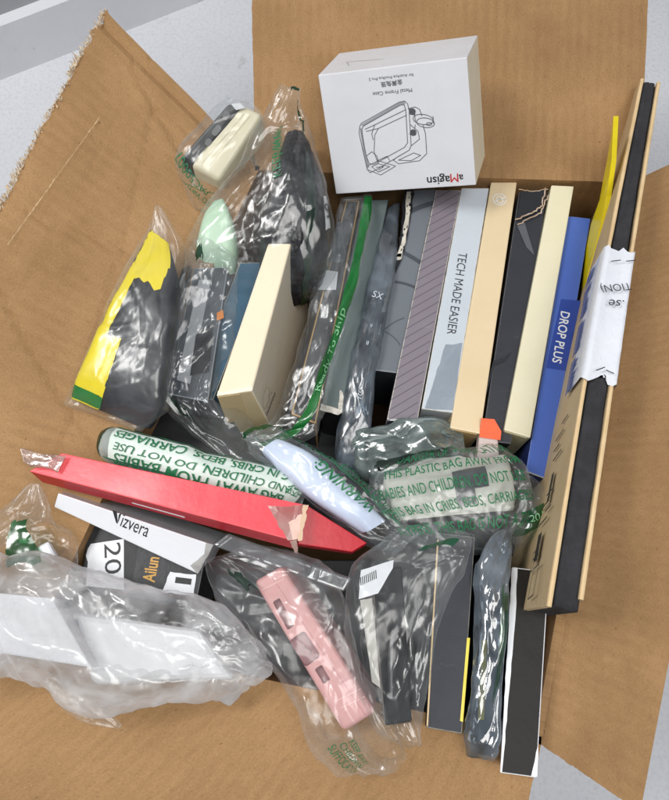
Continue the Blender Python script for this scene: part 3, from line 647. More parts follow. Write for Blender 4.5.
sheet('yellow_mailer', tops, bots, .35, yel, 'bright yellow plastic mailer standing beside the tan foam mailer', 'mailer')

kraft = paint('kraft_liner', '#c6b08a', .7, '#b99a6c', .5, 30, bump=.12); kraft_rim = paint('kraft_rim', '#dcc196', .75, '#c3a373', .6, 60)
foam = paint('black_foam', '#2c2c30', .95, '#3f3f44', .5, 90, bump=.5, bscale=420)
Q = [P(641, 78, 3), P(661, 82, 3), P(584, 598, 8), P(547, 606, 8)]
LEAN = .065
ml = empty('foam_mailer', (Q[0]+Q[2])/2 + Vector((0, 0, -16))); tag(ml, 'tall tan card mailer lined with black foam, printed with black marks', 'mailer')
def board(name, a, b, w, dep, mat, curve=0.0, n=30, rim=kraft_rim):
    """a sheet of card standing under the line a-b, w thick to the right, slightly bowed, rounded rim"""
    ac = (Q[1]-Q[0]).normalized(); v = []; f = []; fm = []; prof = [(0, -dep), (0, -.12), (w*.15, -.03), (w*.5, 0), (w*.85, -.03), (w, -.12), (w, -dep)]
    for i in range(n+1):
        t = i/n; p = a.lerp(b, t) + ac*(curve*math.sin(math.pi*t)) + Vector((0, 0, .05*noise.noise(Vector((t*9, w, dep)))))
        for x, z in prof: v.append(p + ac*(x + .03*noise.noise(Vector((t*14, x*5, 1)))) + Vector((-LEAN*z if z < -1 else 0, 0, z)))
    k = len(prof)
    for i in range(n):
        for j in range(k-1): f.append([i*k+j, i*k+j+1, (i+1)*k+j+1, (i+1)*k+j]); fm.append(0 if j in (0, k-2) else 1)
    f += [list(range(k)), [n*k+j for j in range(k-1, -1, -1)]]; fm += [1, 1]
    return mesh_obj(name, v, f, [mat, rim], ml, fm)
wt = (Q[1]-Q[0]).length
board('card_face', Q[0], Q[3], .27, 16, kraft, -.25)
board('card_face', Q[1]-(Q[1]-Q[0]).normalized()*.27, Q[2]-(Q[2]-Q[3]).normalized()*.27, .27, 16, kraft, -.1)
# foam core
acx = (Q[1]-Q[0]).normalized(); fvv = []; fff = []; n = 60
for i in range(n+1):
    t = .003 + i/n*.994; a = Q[0].lerp(Q[3], t); b = Q[1].lerp(Q[2], t); w = (b-a).length; sgl = -.18*math.sin(math.pi*t)
    for k in range(9):
        x = .27 + (w-.54)*k/8; zz = -.1 - .1*noise.noise(Vector((t*25, k*.8, 3))) - (.12 if k == 4 else 0) - .1*abs(k-4)/4
        if k in (0, 8): zz -= .25
        fvv.append(a + acx*(x+sgl) + Vector((0, 0, zz)))
    fvv += [a + acx*(.27+sgl) + Vector((15.6*LEAN, 0, -15.6)), a + acx*(w-.27+sgl) + Vector((15.6*LEAN, 0, -15.6))]
for i in range(n):
    A = i*11; B = A+11
    for k in range(8): fff.append([A+k, A+k+1, B+k+1, B+k])
    fff += [[A, B, B+9, A+9], [A+8, A+10, B+10, B+8], [A+9, B+9, B+10, A+10]]
fff += [[8, 7, 6, 5, 4, 3, 2, 1, 0, 9, 10][::-1], [n*11+k for k in (8, 7, 6, 5, 4, 3, 2, 1, 0, 9, 10)]]
fo = mesh_obj('foam_lining', fvv, fff, foam, ml, smooth=True)
ft = Frame(Q[0], acx, Q[0]-Q[3])
seam = []; rr2 = random.Random(4)
for i in range(120):
    if rr2.random() < .4: continue
    t = i/120; w = (Q[1].lerp(Q[2], t)-Q[0].lerp(Q[3], t)).length; p = Q[0].lerp(Q[3], t)-Q[0]; x = p.dot(ft.X)+w/2-.18*math.sin(math.pi*t)+rr2.uniform(-.04, .04); y = p.dot(ft.Y)
    seam.append([(x, y), (x+rr2.uniform(-.05, .05), y-.22)])
lines('foam_seam', ft, seam, .035, paint('pale_fibre', '#77777a', .9), fo, -.28)
# white tape over the foam and down the left face
tape = paint('white_tape', '#dfe2ea', .35, '#cfd3dd', .3, 30, coat=.25, bump=.2)
def tape_at(t, x):      # x in 0..1 across the rim
    a = Q[0].lerp(Q[3], t); b = Q[1].lerp(Q[2], t); w = (b-a).length; cv = -.18*math.sin(math.pi*t)
    return a + acx*(w*x + cv) + Vector((0, 0, .2 + .05*noise.noise(Vector((t*50, x*4, 7))) - .16*math.sin(math.pi*min(1, max(0, x)))))
tvs = []; tfs = []; nt_ = 36; T0, T1 = .405, .655
rows = []
for i in range(nt_+1):
    t = T0 + (T1-T0)*i/nt_; row = []
    a = tape_at(t, -.04)
    for h in (3.4, 2.4, 1.2, .3): row.append(a + Vector((-.06 + LEAN*h, 0, -h)) - acx*.14)
    for x in (-.02, .1, .25, .42, .58, .75, .9, 1.02):
        tt = t
        if i == 0: tt += .005*math.sin(x*9)+ (.008 if abs(x-.42) < .1 else 0)
        if i == nt_: tt += .006*math.sin(x*8+1) - (.01 if abs(x-.58) < .1 else 0)
        row.append(tape_at(tt, x))
    b = tape_at(t, 1.04)
    for h in (.5, 1.6): row.append(b + acx*.1 + Vector((LEAN*h, 0, -h)))
    rows.append(row)
k = len(rows[0])
for r_ in rows: tvs += r_
for i in range(nt_):
    for j in range(k-1): tfs.append([i*k+j, i*k+j+1, (i+1)*k+j+1, (i+1)*k+j])
tp = mesh_obj('tape_label', tvs, tfs, tape, ml, smooth=True); tp['label'] = 'white printed tape wrapped over the foam edge'
Ft = Frame(tape_at(.42, 0)+Vector((0, 0, .13)), tape_at(.42, 1)-tape_at(.42, 0), tape_at(.36, 0)-tape_at(.48, 0))
text_px('TION)', Ft, (630, 286), (600, 288.5), paint('tape_ink', '#30333a', .5), tp, lift=.1, height=.72)
text_px('.se', Ft, (624, 304), (608, 303), MC['tape_ink'], tp, lift=.1, shear=.3)
for bq in ([(611, 262), (620, 261)], [(626, 262), (635, 261)], [(596, 371), (604, 368)], [(606, 371), (613, 374)]): lines('border_print', Ft, [Ft.pxs(bq)], .07, MC['tape_ink'], tp, .1)
Fl = Frame(Q[0]+Vector((-.05, 0, 0))-acx*.14, Q[3]-Q[0], (0, 0, 1)); Fl.O = Fl.O - acx*.03
BLUE_INK = paint('blue_ink', '#34509c', .5)
Fl2 = Frame(rows[5][1]-acx*.03, rows[30][1]-rows[5][1], (-LEAN, 0, 1))
r6 = random.Random(8); Lb = (rows[30][1]-rows[5][1]).length
for k_ in range(30):
    x = -1.0 + k_*.33
    if k_ % 9 == 3: continue
    prism('blue_print', Fl2, [(x, -1.4), (x+.22, -1.4), (x+.22, -1.4+r6.choice([.8, 1.8, 2.4, 2.0])), (x, -.2)], BLUE_INK, tp, .03, .01)
Fc = Frame(Q[0]-acx*.3, Q[3]-Q[0], (-LEAN, 0, 1))
LM = (Q[3]-Q[0]).length
KINK = paint('kraft_black_ink', '#2b2823', .6)
for (t, h, ln, hh) in ((.78, 3.3, 2.0, .6), (.875, 3.6, 1.8, .9)):
    prism('printed_bar', Fc, [(LM*t, -h), (LM*t+ln, -h), (LM*t+ln, -h-hh), (LM*t, -h-hh)], KINK, ml, .02, .01)
for i, t in enumerate((.69, .71, .73, .75, .81, .825, .84, .855, .91)):
    h0 = 2.4 + (i % 3)*.5; prism('printed_line', Fc, [(LM*t, -h0), (LM*t+.12, -h0), (LM*t+.12, -h0-1.4-(i % 2)*.6), (LM*t, -h0-1.4-(i % 2)*.6)], KINK, ml, .02, .01)
lines('printed_frame', Fc, [[(LM*.93, -2.6), (LM*.975, -2.6), (LM*.975, -4.0), (LM*.93, -4.0), (LM*.93, -2.6)], [(LM*.9, -4.4), (LM*.93, -4.4), (LM*.93, -5), (LM*.9, -5), (LM*.9, -4.4)]], .1, KINK, ml, .03)
lines('printed_rule', Fc, [[(LM*.33, -2.8), (LM*.5, -6.5)], [(LM*.12, -1.0), (LM*.3, -1.1)]], .06, KINK, ml, .03)

# ================================================================== LEFT GROUP
# cream carton with script logo
cm = paint('cream_matte', '#ecdfc4', .5, '#e0d0ae', .3, 20, scuff=.06); cm2 = paint('cream_print_face', '#d3cbb9', .35, '#c7beab', .25, 20, coat=.15)
m12 = Carton('cream_carton', [(268, 243), (291, 243), (252, 391), (216, 396)], 3.0, drop=(1, 311, 314, -6.6), mats={'main': cm2, 'top': cm, 'near': paint('cream_end', '#d8c49a', .55), 'worn': cm},
             label='thick cream carton with a thin script logo on its side, left of the row', bevel=.16, seg=3)
m12.end_flap(paint('cream_flap', '#cdb88c', .55), .9, .45)
fr = m12.right
lines('script_logo', fr, [ell(*fr.px(266, 398), .75, .75, 30), fr.pxs([(265, 413), (268, 408), (266, 405), (270, 400), (268, 396), (272, 392)])], .03, paint('logo_grey', '#8e8578', .5), m12.o)
text_px('nuovoo', fr, (266.5, 415), (275, 393), INK, m12.o)
prism('lid_edge', m12.top, ragged(m12.top.pxs([(253, 388), (250, 386), (222, 392), (218, 391), (217, 396), (252, 391)]), .02, .3, 3), paint('pale_edge', '#f4ead2', .6), m12.o, .015, .02)

# blue carton behind it
m13 = Carton('blue_carton', [(240, 263), (266, 262), (213, 400), (190, 394)], -.6, 9, mats={'main': paint('teal_blue', '#41647c', .45, '#39596f', .4, 20), 'worn': paint('worn_teal', '#c8c2b0', .6)},
             label='dusty teal blue carton half hidden behind the thick cream carton', bevel=.04)

# black puffy wrap inside a knotted clear bag
bw = paint('black_bubble_wrap', '#1b1b1e', .3, '#2c2c30', .6, 110, coat=.1, bump=.6, bscale=130, spec=.35)
def puffy():
    p = Pouch('bubble_wrap_parcel', [(286, 135, 302, 133, 2.5, 1), (276, 165, 314, 158, 2.2, 3), (267, 200, 324, 195, 1.6, 4.4), (259, 240, 329, 238, .8, 5), (262, 272, 324, 272, -.8, 4.6), (270, 296, 316, 296, -2.4, 3)], bw,
              'black quilted bubble wrap parcel inside the knotted clear bag', 'parcel', e=2.3, crumple=.12, seed=41, fine=.1)
    return p
pf = puffy()
# quilting: push rows of pillows out
me = pf.o.data; G = pf.G; nu, nv = pf.nu, pf.nv
for j in range(nv+1):
    for i in range(nu):
        v = me.vertices[j*nu+i]; a = (j/nv*24); b = i/nu*22 + .5*(int(a) % 2); q = abs(math.sin(math.pi*a))*abs(math.sin(math.pi*b))
        nn = Vector(pf.Nn[j, i]); v.co += nn*S*.08*(q**.5)
me.update()
pf.patch('dark_green_tape', [(.42, .2), (.62, .2), (.52, .98), (.3, .98)], DKGREEN_FILM, n=(8, 40), lift=.2, jag=.03)
pf.patch('white_tag', [(.86, .44), (.99, .42), (.99, .56), (.86, .58)], white, n=(6, 6), lift=.2)
pf.text('9', .93, .5, .5, INK, '+u', lift=.3)
knot = Pouch('clear_bag', [(284, 86, 303, 87, 5.6, .6), (278, 98, 304, 99, 5.0, 1.2), (262, 124, 309, 118, 3.6, 3), (243, 152, 317, 145, 2.8, 4.6), (224, 185, 325, 180, 2.0, 5.6), (203, 218, 332, 215, 1.2, 6), (188, 248, 337, 250, .2, 6), (194, 270, 332, 274, -1.2, 5.2), (210, 290, 318, 298, -2.8, 3)], CLEAR_CRISP,
             'clear crinkled bag gathered to a green tipped peak, over the black bubble wrap', 'plastic bag', e=3.2, crumple=.3, scale=.6, seed=51, fine=.12, nu=128, nv=140)
knot.patch('green_tip', [(-.2, .0), (.75, .0), (.85, .035), (-.05, .05)], DKGREEN_FILM, n=(10, 6), lift=.06)
knot.patch('green_print', [(.58, .12), (.66, .12), (.72, .34), (.66, .34)], DKGREEN_FILM, n=(4, 24), lift=.06, jag=.03)
for (u, v, s_) in ((-.05, .36, 'WARNING'), (.0, .43, 'KEEP BAG')): knot.text(s_, u, v, 3.0, GREEN_INK, '-v', lift=.1, height=.5, rot=15)
# mint case in the same clear bag
mint = paint('mint_silicone', '#c4dfc4', .4, '#aad0ae', .4, 20, coat=.1)
Pouch('mint_case', [(213, 203, 224, 200, .7, .8), (205, 215, 230, 213, .5, 1.5), (200, 232, 236, 232, .2, 2.2), (197, 250, 238, 252, -.4, 2.4), (202, 268, 236, 272, -1.4, 2)], mint,
      'pale mint green rounded case inside the knotted clear bag', 'phone case', e=3, crumple=.02, fine=.0, seed=5)

# cream phone case in a bag with green code
crs = paint('cream_silicone', '#d8d0b4', .4, '#cac2a4', .3, 25, coat=.1); blkp = paint('black_plastic', '#16171b', .35, coat=.1)
pc_ = empty('phone_case', P(225, 140, -6)); tag(pc_, 'cream phone case with black inner frame and slots, in a bag at far left', 'phone case')
ca = Carton('cream_shell', [(237, 102), (263, 113), (219, 180), (190, 165)], [3.4, 3.2, 1.6, 1.8], 6, mats=crs, parent=pc_, bevel=.42, seg=5)
for pl in ca.o.data.polygons: pl.use_smooth = True
fr0 = Frame(ca.T[0], ca.T[1]-ca.T[0], ca.T[0]-ca.T[3])
slots = []
bk = Carton('black_frame', [(228, 103), (243, 103), (196, 167), (180, 158)], [3.8, 3.6, 2.0, 2.2], 6, mats=blkp, parent=pc_, bevel=.25, seg=3)
frb = bk.top
for p0, p1 in (((228.5, 112), (223.5, 119.5)), ((220, 125.5), (213, 135)), ((210.5, 139), (206, 145))):
    a = Vector(frb.px(*p0)); b = Vector(frb.px(*p1)); d = (b-a); ln = d.length; d.normalize()
    prism('port_slot', frb, rrect((a.x+b.x)/2, (a.y+b.y)/2, d.x, d.y, ln, .42), paint('slot_grey', '#6d6f70', .5), bk.o, .005, .03)
prism('white_insert', frb, frb.pxs([(231, 104), (240, 103), (245, 108), (236, 110)]), white, bk.o, .02, .05)
for k in range(3):
    a = fr0.px(238+k*6, 112+k*2); b = fr0.px(196+k*7, 160+k*2.5); lines('moulded_ridge', fr0, [[a, b]], .05, paint('ridge_cream', '#b9b092', .5), ca.o, .015)
cb = Pouch('clear_bag', [(228, 98, 248, 103, 3.6, 1.2), (212, 110, 266, 118, 3.2, 2.2), (190, 132, 258, 138, 2.8, 3), (174, 158, 232, 170, 2.2, 3.2), (182, 182, 222, 192, 1.2, 2.6), (193, 206, 216, 214, .2, 1)], CLEAR,
           'small clear bag with green code print round the cream phone case', 'plastic bag', e=2.6, crumple=.35, seed=61, fine=.12)
cb.text('PAC50007', -.05, .70, 3.1, GREEN_INK, '-u', lift=.1, height=.6, rot=-38)
cb.text('TO VIRTUS', .05, .83, 2.2, GREEN_INK, '-u', lift=.1, height=.4, rot=-35)
cb.patch('printed_rule', [(-.75, .745), (.8, .80), (.8, .808), (-.75, .753)], GREEN_INK, n=(16, 1), lift=.1)

# yellow edged black poly mailer in clear film
bp_ = paint('black_poly', '#2a2c31', .4, '#202226', .5, 25, spec=.4)
ym = Pouch('poly_mailer', [(151, 230, 169, 245, 3.0, .4), (136, 260, 178, 280, 2.8, 1.4), (121, 290, 176, 318, 2.6, 1.9), (106, 320, 171, 354, 2.2, 2.1), (92, 350, 166, 388, 1.8, 2.1), (79, 378, 160, 412, 1.2, 1.8), (72, 398, 150, 428, .6, .8)], bp_,
           'black poly mailer with yellow printed border and green band, slanting on the left flap', 'mailer', e=4, crumple=.14, seed=71, fine=.05)
ym.patch('yellow_print', [(-1, .0), (.98, .0), (.45, .26), (-1, .26)], yel, n=(14, 14), lift=.04, jag=.03)
ym.patch('yellow_print', [(-1, .2), (-.58, .2), (-.62, .62), (-1, .62)], yel, n=(6, 30), lift=.05, jag=.025)
ym.patch('yellow_print', [(-1, .58), (-.25, .55), (-.2, .88), (-1, .88)], yel, n=(14, 24), lift=.06, jag=.03)
ym.patch('green_band', [(-1, .865), (-.2, .87), (-.2, .965), (-1, .97)], paint('green_band_print', '#12762a', .3, '#0b5c1e', .4, 40, coat=.3), n=(14, 8), lift=.09)
ym.patch('yellow_print', [(-1, .965), (-.2, .96), (-.25, .985), (-1, .99)], yel, n=(14, 3), lift=.07)
yb = Pouch('clear_bag', [(155, 204, 161, 207, 3.4, .15), (150, 224, 185, 248, 3.1, .7), (136, 258, 184, 281, 3.05, 1.9), (121, 289, 180, 320, 2.8, 2.55), (106, 319, 175, 355, 2.4, 2.8), (92, 349, 169, 389, 2.05, 2.8), (78, 378, 164, 414, 1.45, 2.5), (65, 404, 142, 432, .6, .6)], CLEAR,
           'clear outer bag round the yellow bordered black mailer', 'plastic bag', e=3.6, crumple=.2, seed=72, fine=.1)
m14 = Carton('black_carton', [(182, 268), (191, 265), (168, 386), (146, 378)], .6, 8, mats={'main': paint('soft_black', '#232427', .45), 'worn': paint('soft_edge', '#3c3d41', .4)}, label='thin black carton with a silver line, between yellow mailer and crinkled bag', bevel=.08)
prism('silver_line', m14.top, m14.top.pxs([(183, 274), (186, 273), (153, 367), (148, 367)]), paint('silver_print', '#b9bcc0', .35, metallic=.3), m14.o, .02, .02)
prism('torn_corner', m14.top, ragged(m14.top.pxs([(143, 388), (147, 379), (158, 372), (160, 378), (150, 391)]), .06, .2, 5), white, m14.o, .03, .05)
m15 = Carton('grey_carton', [(194, 268), (228, 267), (208, 402), (167, 394)], .1, 8, mats={'main': paint('steel_grey', '#4b5057', .4, '#3b4047', .4, 20), 'worn': paint('steel_edge', '#8a9098', .4)}, label='steel grey carton with pale band inside the crinkled clear bag', bevel=.08)
prism('pale_band', m15.top, m15.top.pxs([(199, 280), (211, 280), (190, 384), (177, 380)]), paint('band_grey', '#a8abb0', .4), m15.o, .015, .02)
prism('orange_mark', m15.top, m15.top.pxs([(217, 313), (223, 310), (224, 318), (217, 321)]), paint('orange_print', '#d07a2a', .5), m15.o, .03, .02)
prism('dark_panel', m15.top, m15.top.pxs([(196, 335), (214, 322), (209, 372), (190, 376)]), bp_, m15.o, .02, .02)
ckb = Pouch('clear_bag', [(195, 249, 222, 242, 1.4, .8), (187, 264, 240, 261, 1.4, 1.8), (183, 288, 237, 290, 1.3, 2.2), (174, 322, 231, 324, 1.2, 2.4), (165, 356, 223, 358, 1.0, 2.4), (161, 384, 215, 384, .8, 2.4), (163, 403, 216, 404, .5, 2.2), (184, 430, 232, 424, 0, 1.6), (212, 452, 252, 442, -.8, .9), (238, 470, 266, 460, -1.2, .3)], CLEAR_CRISP,
            'crinkled clear bag with green dots round the steel grey carton', 'plastic bag', e=3, crumple=.42, scale=.6, seed=81, fine=.16, nu=128, nv=140)
ckb.patch('green_print', [(-.6, .08), (-.35, .06), (-.25, .12), (-.5, .13)], DKGREEN_FILM, n=(8, 8), lift=.08, jag=.05)
ckb.patch('green_print', [(-.85, .60), (-.4, .66), (-.2, .76), (-.8, .70)], DKGREEN_FILM, n=(10, 8), lift=.08, jag=.06)
# dark filler cartons, added low in the pile so the gaps stay dark
Carton('black_carton', [(110, 400), (250, 425), (300, 510), (95, 470)], -3.5, 10, mats={'main': paint('pile_black', '#17181b', .5)}, label='wide black filler carton added low under the yellow bordered mailer', bevel=.1)
Carton('black_carton', [(300, 415), (470, 445), (540, 560), (300, 520)], -7.5, 8, mats={'main': MC['pile_black']}, label='wide black filler carton added at the bottom of the gap below the upright row', bevel=.1)
Carton('black_carton', [(200, 560), (350, 560), (540, 600), (540, 745), (300, 700)][0:1] + [(520, 560), (530, 735), (250, 690)], -9, 8, mats={'main': MC['pile_black']}, label='wide dark filler carton added at the bottom under the front packets', bevel=.1)

# ================================================================== MIDDLE
# rolled bag with warning print
pap = paint('white_roll', '#cfdcd6', .5, '#bccfc6', .4, 15)
ro = Pouch('rolled_packet', [(104, 458, 112, 430, -.8, 1.6), (112, 466, 130, 430, -.2, 2.6), (165, 480, 188, 446, .2, 2.8), (225, 494, 243, 460, .2, 2.8), (272, 503, 290, 472, 0, 2.6), (298, 508, 306, 484, -.5, 1.4)], film_mat('pale_bag', '#dce6e2', .75, '#cfdcd8', rough=.2, gloss=.1, edge=.4),
           'pale rolled bag packet with green warning print, lying above the red box', 'packet', e=2.2, crumple=.14, seed=91, fine=.06)
ro.patch('green_end', [(-1, .0), (1, .0), (1, .13), (-1, .11)], DKGREEN_FILM, n=(16, 8), lift=.05)
ro.patch('print_panel', [(-.75, .2), (.78, .17), (.72, .93), (-.7, .9)], paint('panel_white', '#d3e0d9', .4, '#c3d4cb', .3, 20, coat=.3), n=(12, 40), lift=.06)
for u, s_, w in ((.48, 'BAG IN CRIBS, BEDS, CARRIAGES', 9.6), (-.12, 'AND CHILDREN, DO NOT USE', 9.0), (-.66, 'BAG AWAY FROM BABIES', 8.6)): ro.text(s_, u, .53, w, GREEN_INK, '-v', height=.56, lift=.13, bold=.012)
for v, s_ in ((.895, 'TO'), (.865, 'KEE'), (.835, 'BAG')): ro.text(s_, .1, v, .9, GREEN_INK, '+u', height=.38, lift=.14)
for uu in (.8, -.78): ro.patch('panel_border', [(uu, .17), (uu+.04, .17), (uu+.04, .93), (uu, .93)], GREEN_INK, n=(1, 40), lift=.12)

# light blue WARNING packet
lb_ = paint('ice_blue_plastic', '#d3def4', .35, '#c3d0ee', .4, 12, coat=.2)
inner = Pouch('ice_blue_case', [(262, 452, 280, 440, .6, 1), (280, 472, 306, 452, .9, 1.8), (305, 495, 336, 474, 1.0, 2.0), (337, 517, 364, 500, .8, 2.0), (362, 533, 385, 520, .4, 1.4)], lb_, 'ice blue case inside the clear WARNING bag', 'phone case', e=3, crumple=.05, fine=.02, seed=4)
wbag = Pouch('clear_bag', [(244, 438, 268, 424, .2, .6), (254, 450, 286, 430, .8, 1.8), (276, 472, 316, 448, 1.2, 2.6), (302, 497, 348, 474, 1.3, 2.8), (334, 520, 378, 498, 1.1, 2.8), (366, 544, 402, 520, .7, 2.2), (396, 553, 424, 532, .3, .8)], CLEAR_CRISP,
             'clear bag printed WARNING in green over the ice blue case', 'plastic bag', e=3.6, crumple=.28, seed=101, fine=.12, nu=110, nv=120)
wbag.patch('green_print', [(-1, .0), (1, .0), (.9, .13), (-.9, .11)], GREEN_FILM, n=(12, 10), lift=.06, jag=.03)
wbag.text('WARNING:', .34, .56, 3.9, GREEN_INK, '-v', height=.72, lift=.12, bold=.02)
wbag.text('TO AVOID DANGER OF SUFFOCATION', .88, .48, 9.0, GREEN_INK, '-v', height=.42, lift=.12)
wbag.patch('printed_rule', [(.70, .2), (.73, .2), (.73, .85), (.70, .85)], GREEN_INK, n=(1, 40), lift=.12)

# folded film packet
fold = film_mat('folded_film', '#b9c7c4', .6, '#a9bab8', rough=.2, gloss=.14, edge=.5)
fp = Pouch('folded_bag', [(354, 440, 362, 470, -1, .4), (362, 430, 374, 474, -.6, 1.6), (395, 426, 400, 470, -.4, 2.0), (432, 416, 440, 462, -.6, 1.6), (463, 430, 464, 455, -1, .3)][::-1], fold, 'folded greenish clear bag lying under the slogan carton', 'plastic bag', e=2.4, crumple=.4, seed=111, fine=.16)
for k, vv in enumerate((.42, .5, .6, .68)): fp.patch('fold_layer', [(-.8+.1*k, vv-.25), (-.72+.1*k, vv-.25), (-.6+.12*k, .95), (-.66+.12*k, .95)], film_mat('fold_edge', '#d8e4e2', .5, '#c8d6d4', gloss=.25, edge=.6), n=(3, 24), lift=.08+.05*k, jag=.01)
fp.patch('green_print', [(.5, .2), (.8, .2), (.8, .7), (.55, .7)], DKGREEN_FILM, n=(8, 18), lift=.05, jag=.08)

# grey bag with printed warning
gb = paint('grey_paper_insert', '#b9bbb2', .6, '#a9aca3', .5, 15)
ins = Pouch('grey_packet', [(392, 466, 504, 458, -.6, 1), (384, 482, 512, 474, -.2, 1.8), (388, 502, 514, 492, 0, 2.0), (400, 520, 512, 510, -.2, 1.6)], gb, 'flat grey packet inside the bag printed with a green suffocation warning', 'packet', e=7, crumple=.2, fine=.1, seed=6)
dw = ins.patch('dark_window', [(.04, .3), (.56, .26), (.56, .6), (.04, .62)], paint('dark_plastic_window', '#3f4446', .3, coat=.4), n=(8, 8), lift=.06)
ins.patch('dark_window', [(.04, .58), (.34, .58), (.34, .8), (.04, .82)], MC['dark_plastic_window'], n=(8, 8), lift=.07)
gbg = Pouch('clear_bag', [(398, 456, 492, 446, -.4, .6), (380, 468, 514, 460, .2, 1.5), (374, 484, 524, 474, .5, 2.0), (378, 504, 530, 492, .6, 2.1), (392, 522, 530, 514, .5, 2.0), (408, 538, 522, 536, .1, 1.4), (430, 550, 514, 552, -.8, .6)], CLEAR,
            'clear bag with green suffocation warning text over the grey packet', 'plastic bag', e=4, crumple=.3, seed=121, fine=.1, nu=110, nv=110)
for v, s_, w, u in ((.13, 'DANGER OF SUFFOCATION', 7.4, .12), (.27, 'THIS PLASTIC BAG AWAY FROM', 9.0, .02), (.42, 'BABIES AND CHILDREN. DO NOT USE', 9.6, -.02), (.57, 'THIS BAG IN CRIBS, BEDS, CARRIAGES', 9.7, -.02), (.71, 'PLAYPENS. THIS BAG IS NOT A TOY', 9.6, -.02)): gbg.text(s_, u, v, w, GREEN_INK, '+u', height=.62, lift=.1, bold=.008, rot=3)
tail = Pouch('clear_bag', [(516, 474, 532, 482, -.2, .8), (520, 488, 546, 494, .2, 1.8), (518, 506, 548, 508, .2, 2), (510, 524, 542, 524, -.2, 1.8), (508, 540, 526, 544, -.8, .8)], CLEAR, 'bunched clear bag end with bright green print, beside the tan mailer', 'plastic bag', e=2.4, crumple=.3, seed=123, fine=.14)
tail.patch('green_band', [(-.6, .55), (.85, .4), (.9, .62), (-.8, .9)], GREEN_FILM, n=(12, 12), lift=.07)
tail.text('2019', .2, .58, 1.0, paint('pale_green_ink2', '#8fd0a0', .4), '+u', lift=.12, rot=25)

# orange tabbed white sachet
oc = Carton('orange_tab_packet', [(481, 419), (497, 422), (500, 470), (476, 466)], [-.2, -.2, -1.4, -1.4], 1.0, mats={'main': paint('pinkish_white', '#cbbab6', .45, '#b5a29e', .4, 30, coat=.2)}, label='small pinkish white packet with an orange tab, standing at the black carton', cat='packet', bevel=.1)
prism('orange_tab', oc.top, oc.top.pxs([(481, 418), (494, 419), (501, 431), (500, 440), (479, 437)]), paint('orange_card', '#ea5a1c', .45, '#d84c12', .3, 30), oc.o, .05, .12)

# ================================================================== RED BOX AND NEIGHBOURS
red = paint('red_gloss_card', '#ea4d58', .34, '#dd404b', .4, 12, coat=.3, scuff=.14, scuff_col='#f08d90'); redd = paint('darker_red_card', '#c2182a', .4, coat=.15)  # glare of the upper face is put into the lighter red
m16 = Carton('red_box', [(62, 453), (307, 505), (291, 540), (29, 471)], [2.6, 3.2, 3.2, 2.6], drop=(2, 297, 550, 1.6), mats={'main': red, 'near': redd, 'worn': paint('red_edge', '#ee5a60', .4)}, label='long glossy red box lying across the pile with a taped torn end', bevel=.07)
fr = m16.near
prism('slit_highlight', fr, rrect(*[(a+b)/2 for a, b in zip(fr.px(133, 503), fr.px(184, 517))], *(Vector(fr.px(184, 517))-Vector(fr.px(133, 503))).normalized(), 3.6, .18), WHITE_INK, m16.o, .01, .01)  # thin highlight painted in white on the near face
Carton('end_flap', [(308, 506), (367, 543), (352, 552), (298, 544)], [2.7, 1.4, 1.4, 2.6], 1.4, mats={'main': redd}, parent=m16.o, bevel=.05)
tpm = film_mat('clear_tape', '#f2e6e0', .28, '#e8d6cc', rough=.2, gloss=.2, edge=.4)
prism('tape_patch', m16.top, ragged(m16.top.pxs([(268, 507), (306, 505), (301, 540), (288, 541)]), .06, .35, 8), tpm, m16.o, .02, .02)
prism('torn_paper', m16.top, ragged(m16.top.pxs([(289, 523), (302, 514), (300, 538), (292, 540)]), .06, .2, 3), paint('torn_pink', '#e2c3b6', .8, '#c99a8c', .6, 90), m16.o, .05, .05)
prism('torn_paper', m16.top, ragged(m16.top.pxs([(303, 506), (308, 506), (302, 540), (298, 541)]), .05, .2, 5), paint('torn_tan', '#d6b79c', .8), m16.o, .06, .06)
prism('worn_corner', m16.near, ragged(m16.near.pxs([(290, 541), (297, 540), (298, 553), (295, 552)]), .04, .2, 6), MC['torn_pink'], m16.o, .02, .03)
rb = Pouch('tape_tail', [(20, 448, 24, 462, 3.2, .06), (34, 452, 34, 466, 3.0, .1), (50, 455, 48, 468, 3.1, .1), (66, 456, 58, 472, 3.0, .06)], tpm, parent=m16.o, crumple=.3, seed=9, fine=.1, nu=24, nv=40)
# white box with letters
wv = paint('white_gloss_card', '#dddfe4', .35, '#cdd0d6', .3, 14, coat=.2, scuff=.1, scuff_col='#a9a9aa')
m17 = Carton('white_box', [(58, 493), (213, 545), (198, 574), (54, 507)], [1.4, 1.2, .8, 1.0], 6, lean=(0, .25, -1), mats={'main': wv}, label='white box with black lettering under the red box', bevel=.08)
f17 = m17.top
text_px('izvera', f17, (122, 520), (149, 531.5), INK, m17.o, height=.85)
prism('logo_mark', f17, f17.pxs([(112.5, 510), (116.8, 511.3), (118, 523.5), (116.3, 523)]), INK, m17.o, .015, .008)
prism('logo_mark', f17, f17.pxs([(119, 514.5), (121.5, 513), (118.5, 522), (118, 521)]), INK, m17.o, .015, .008)
prism('logo_dot', f17, f17.pxs([(123, 513.5), (124.6, 514), (124, 516), (122.6, 515)]), GREY_INK, m17.o, .015, .008)
prism('logo_dot', f17, f17.pxs([(119.5, 511), (121, 511.3), (120.6, 512.8), (119.3, 512.4)]), GREY_INK, m17.o, .015, .008)
prism('frayed_end', f17, ragged(f17.pxs([(198, 574), (213, 545), (206, 543), (204, 554), (190, 566)]), .05, .25, 3), paint('dirty_white', '#a7a6a4', .7, '#6d6c6a', .6, 120), m17.o, .012, .03)
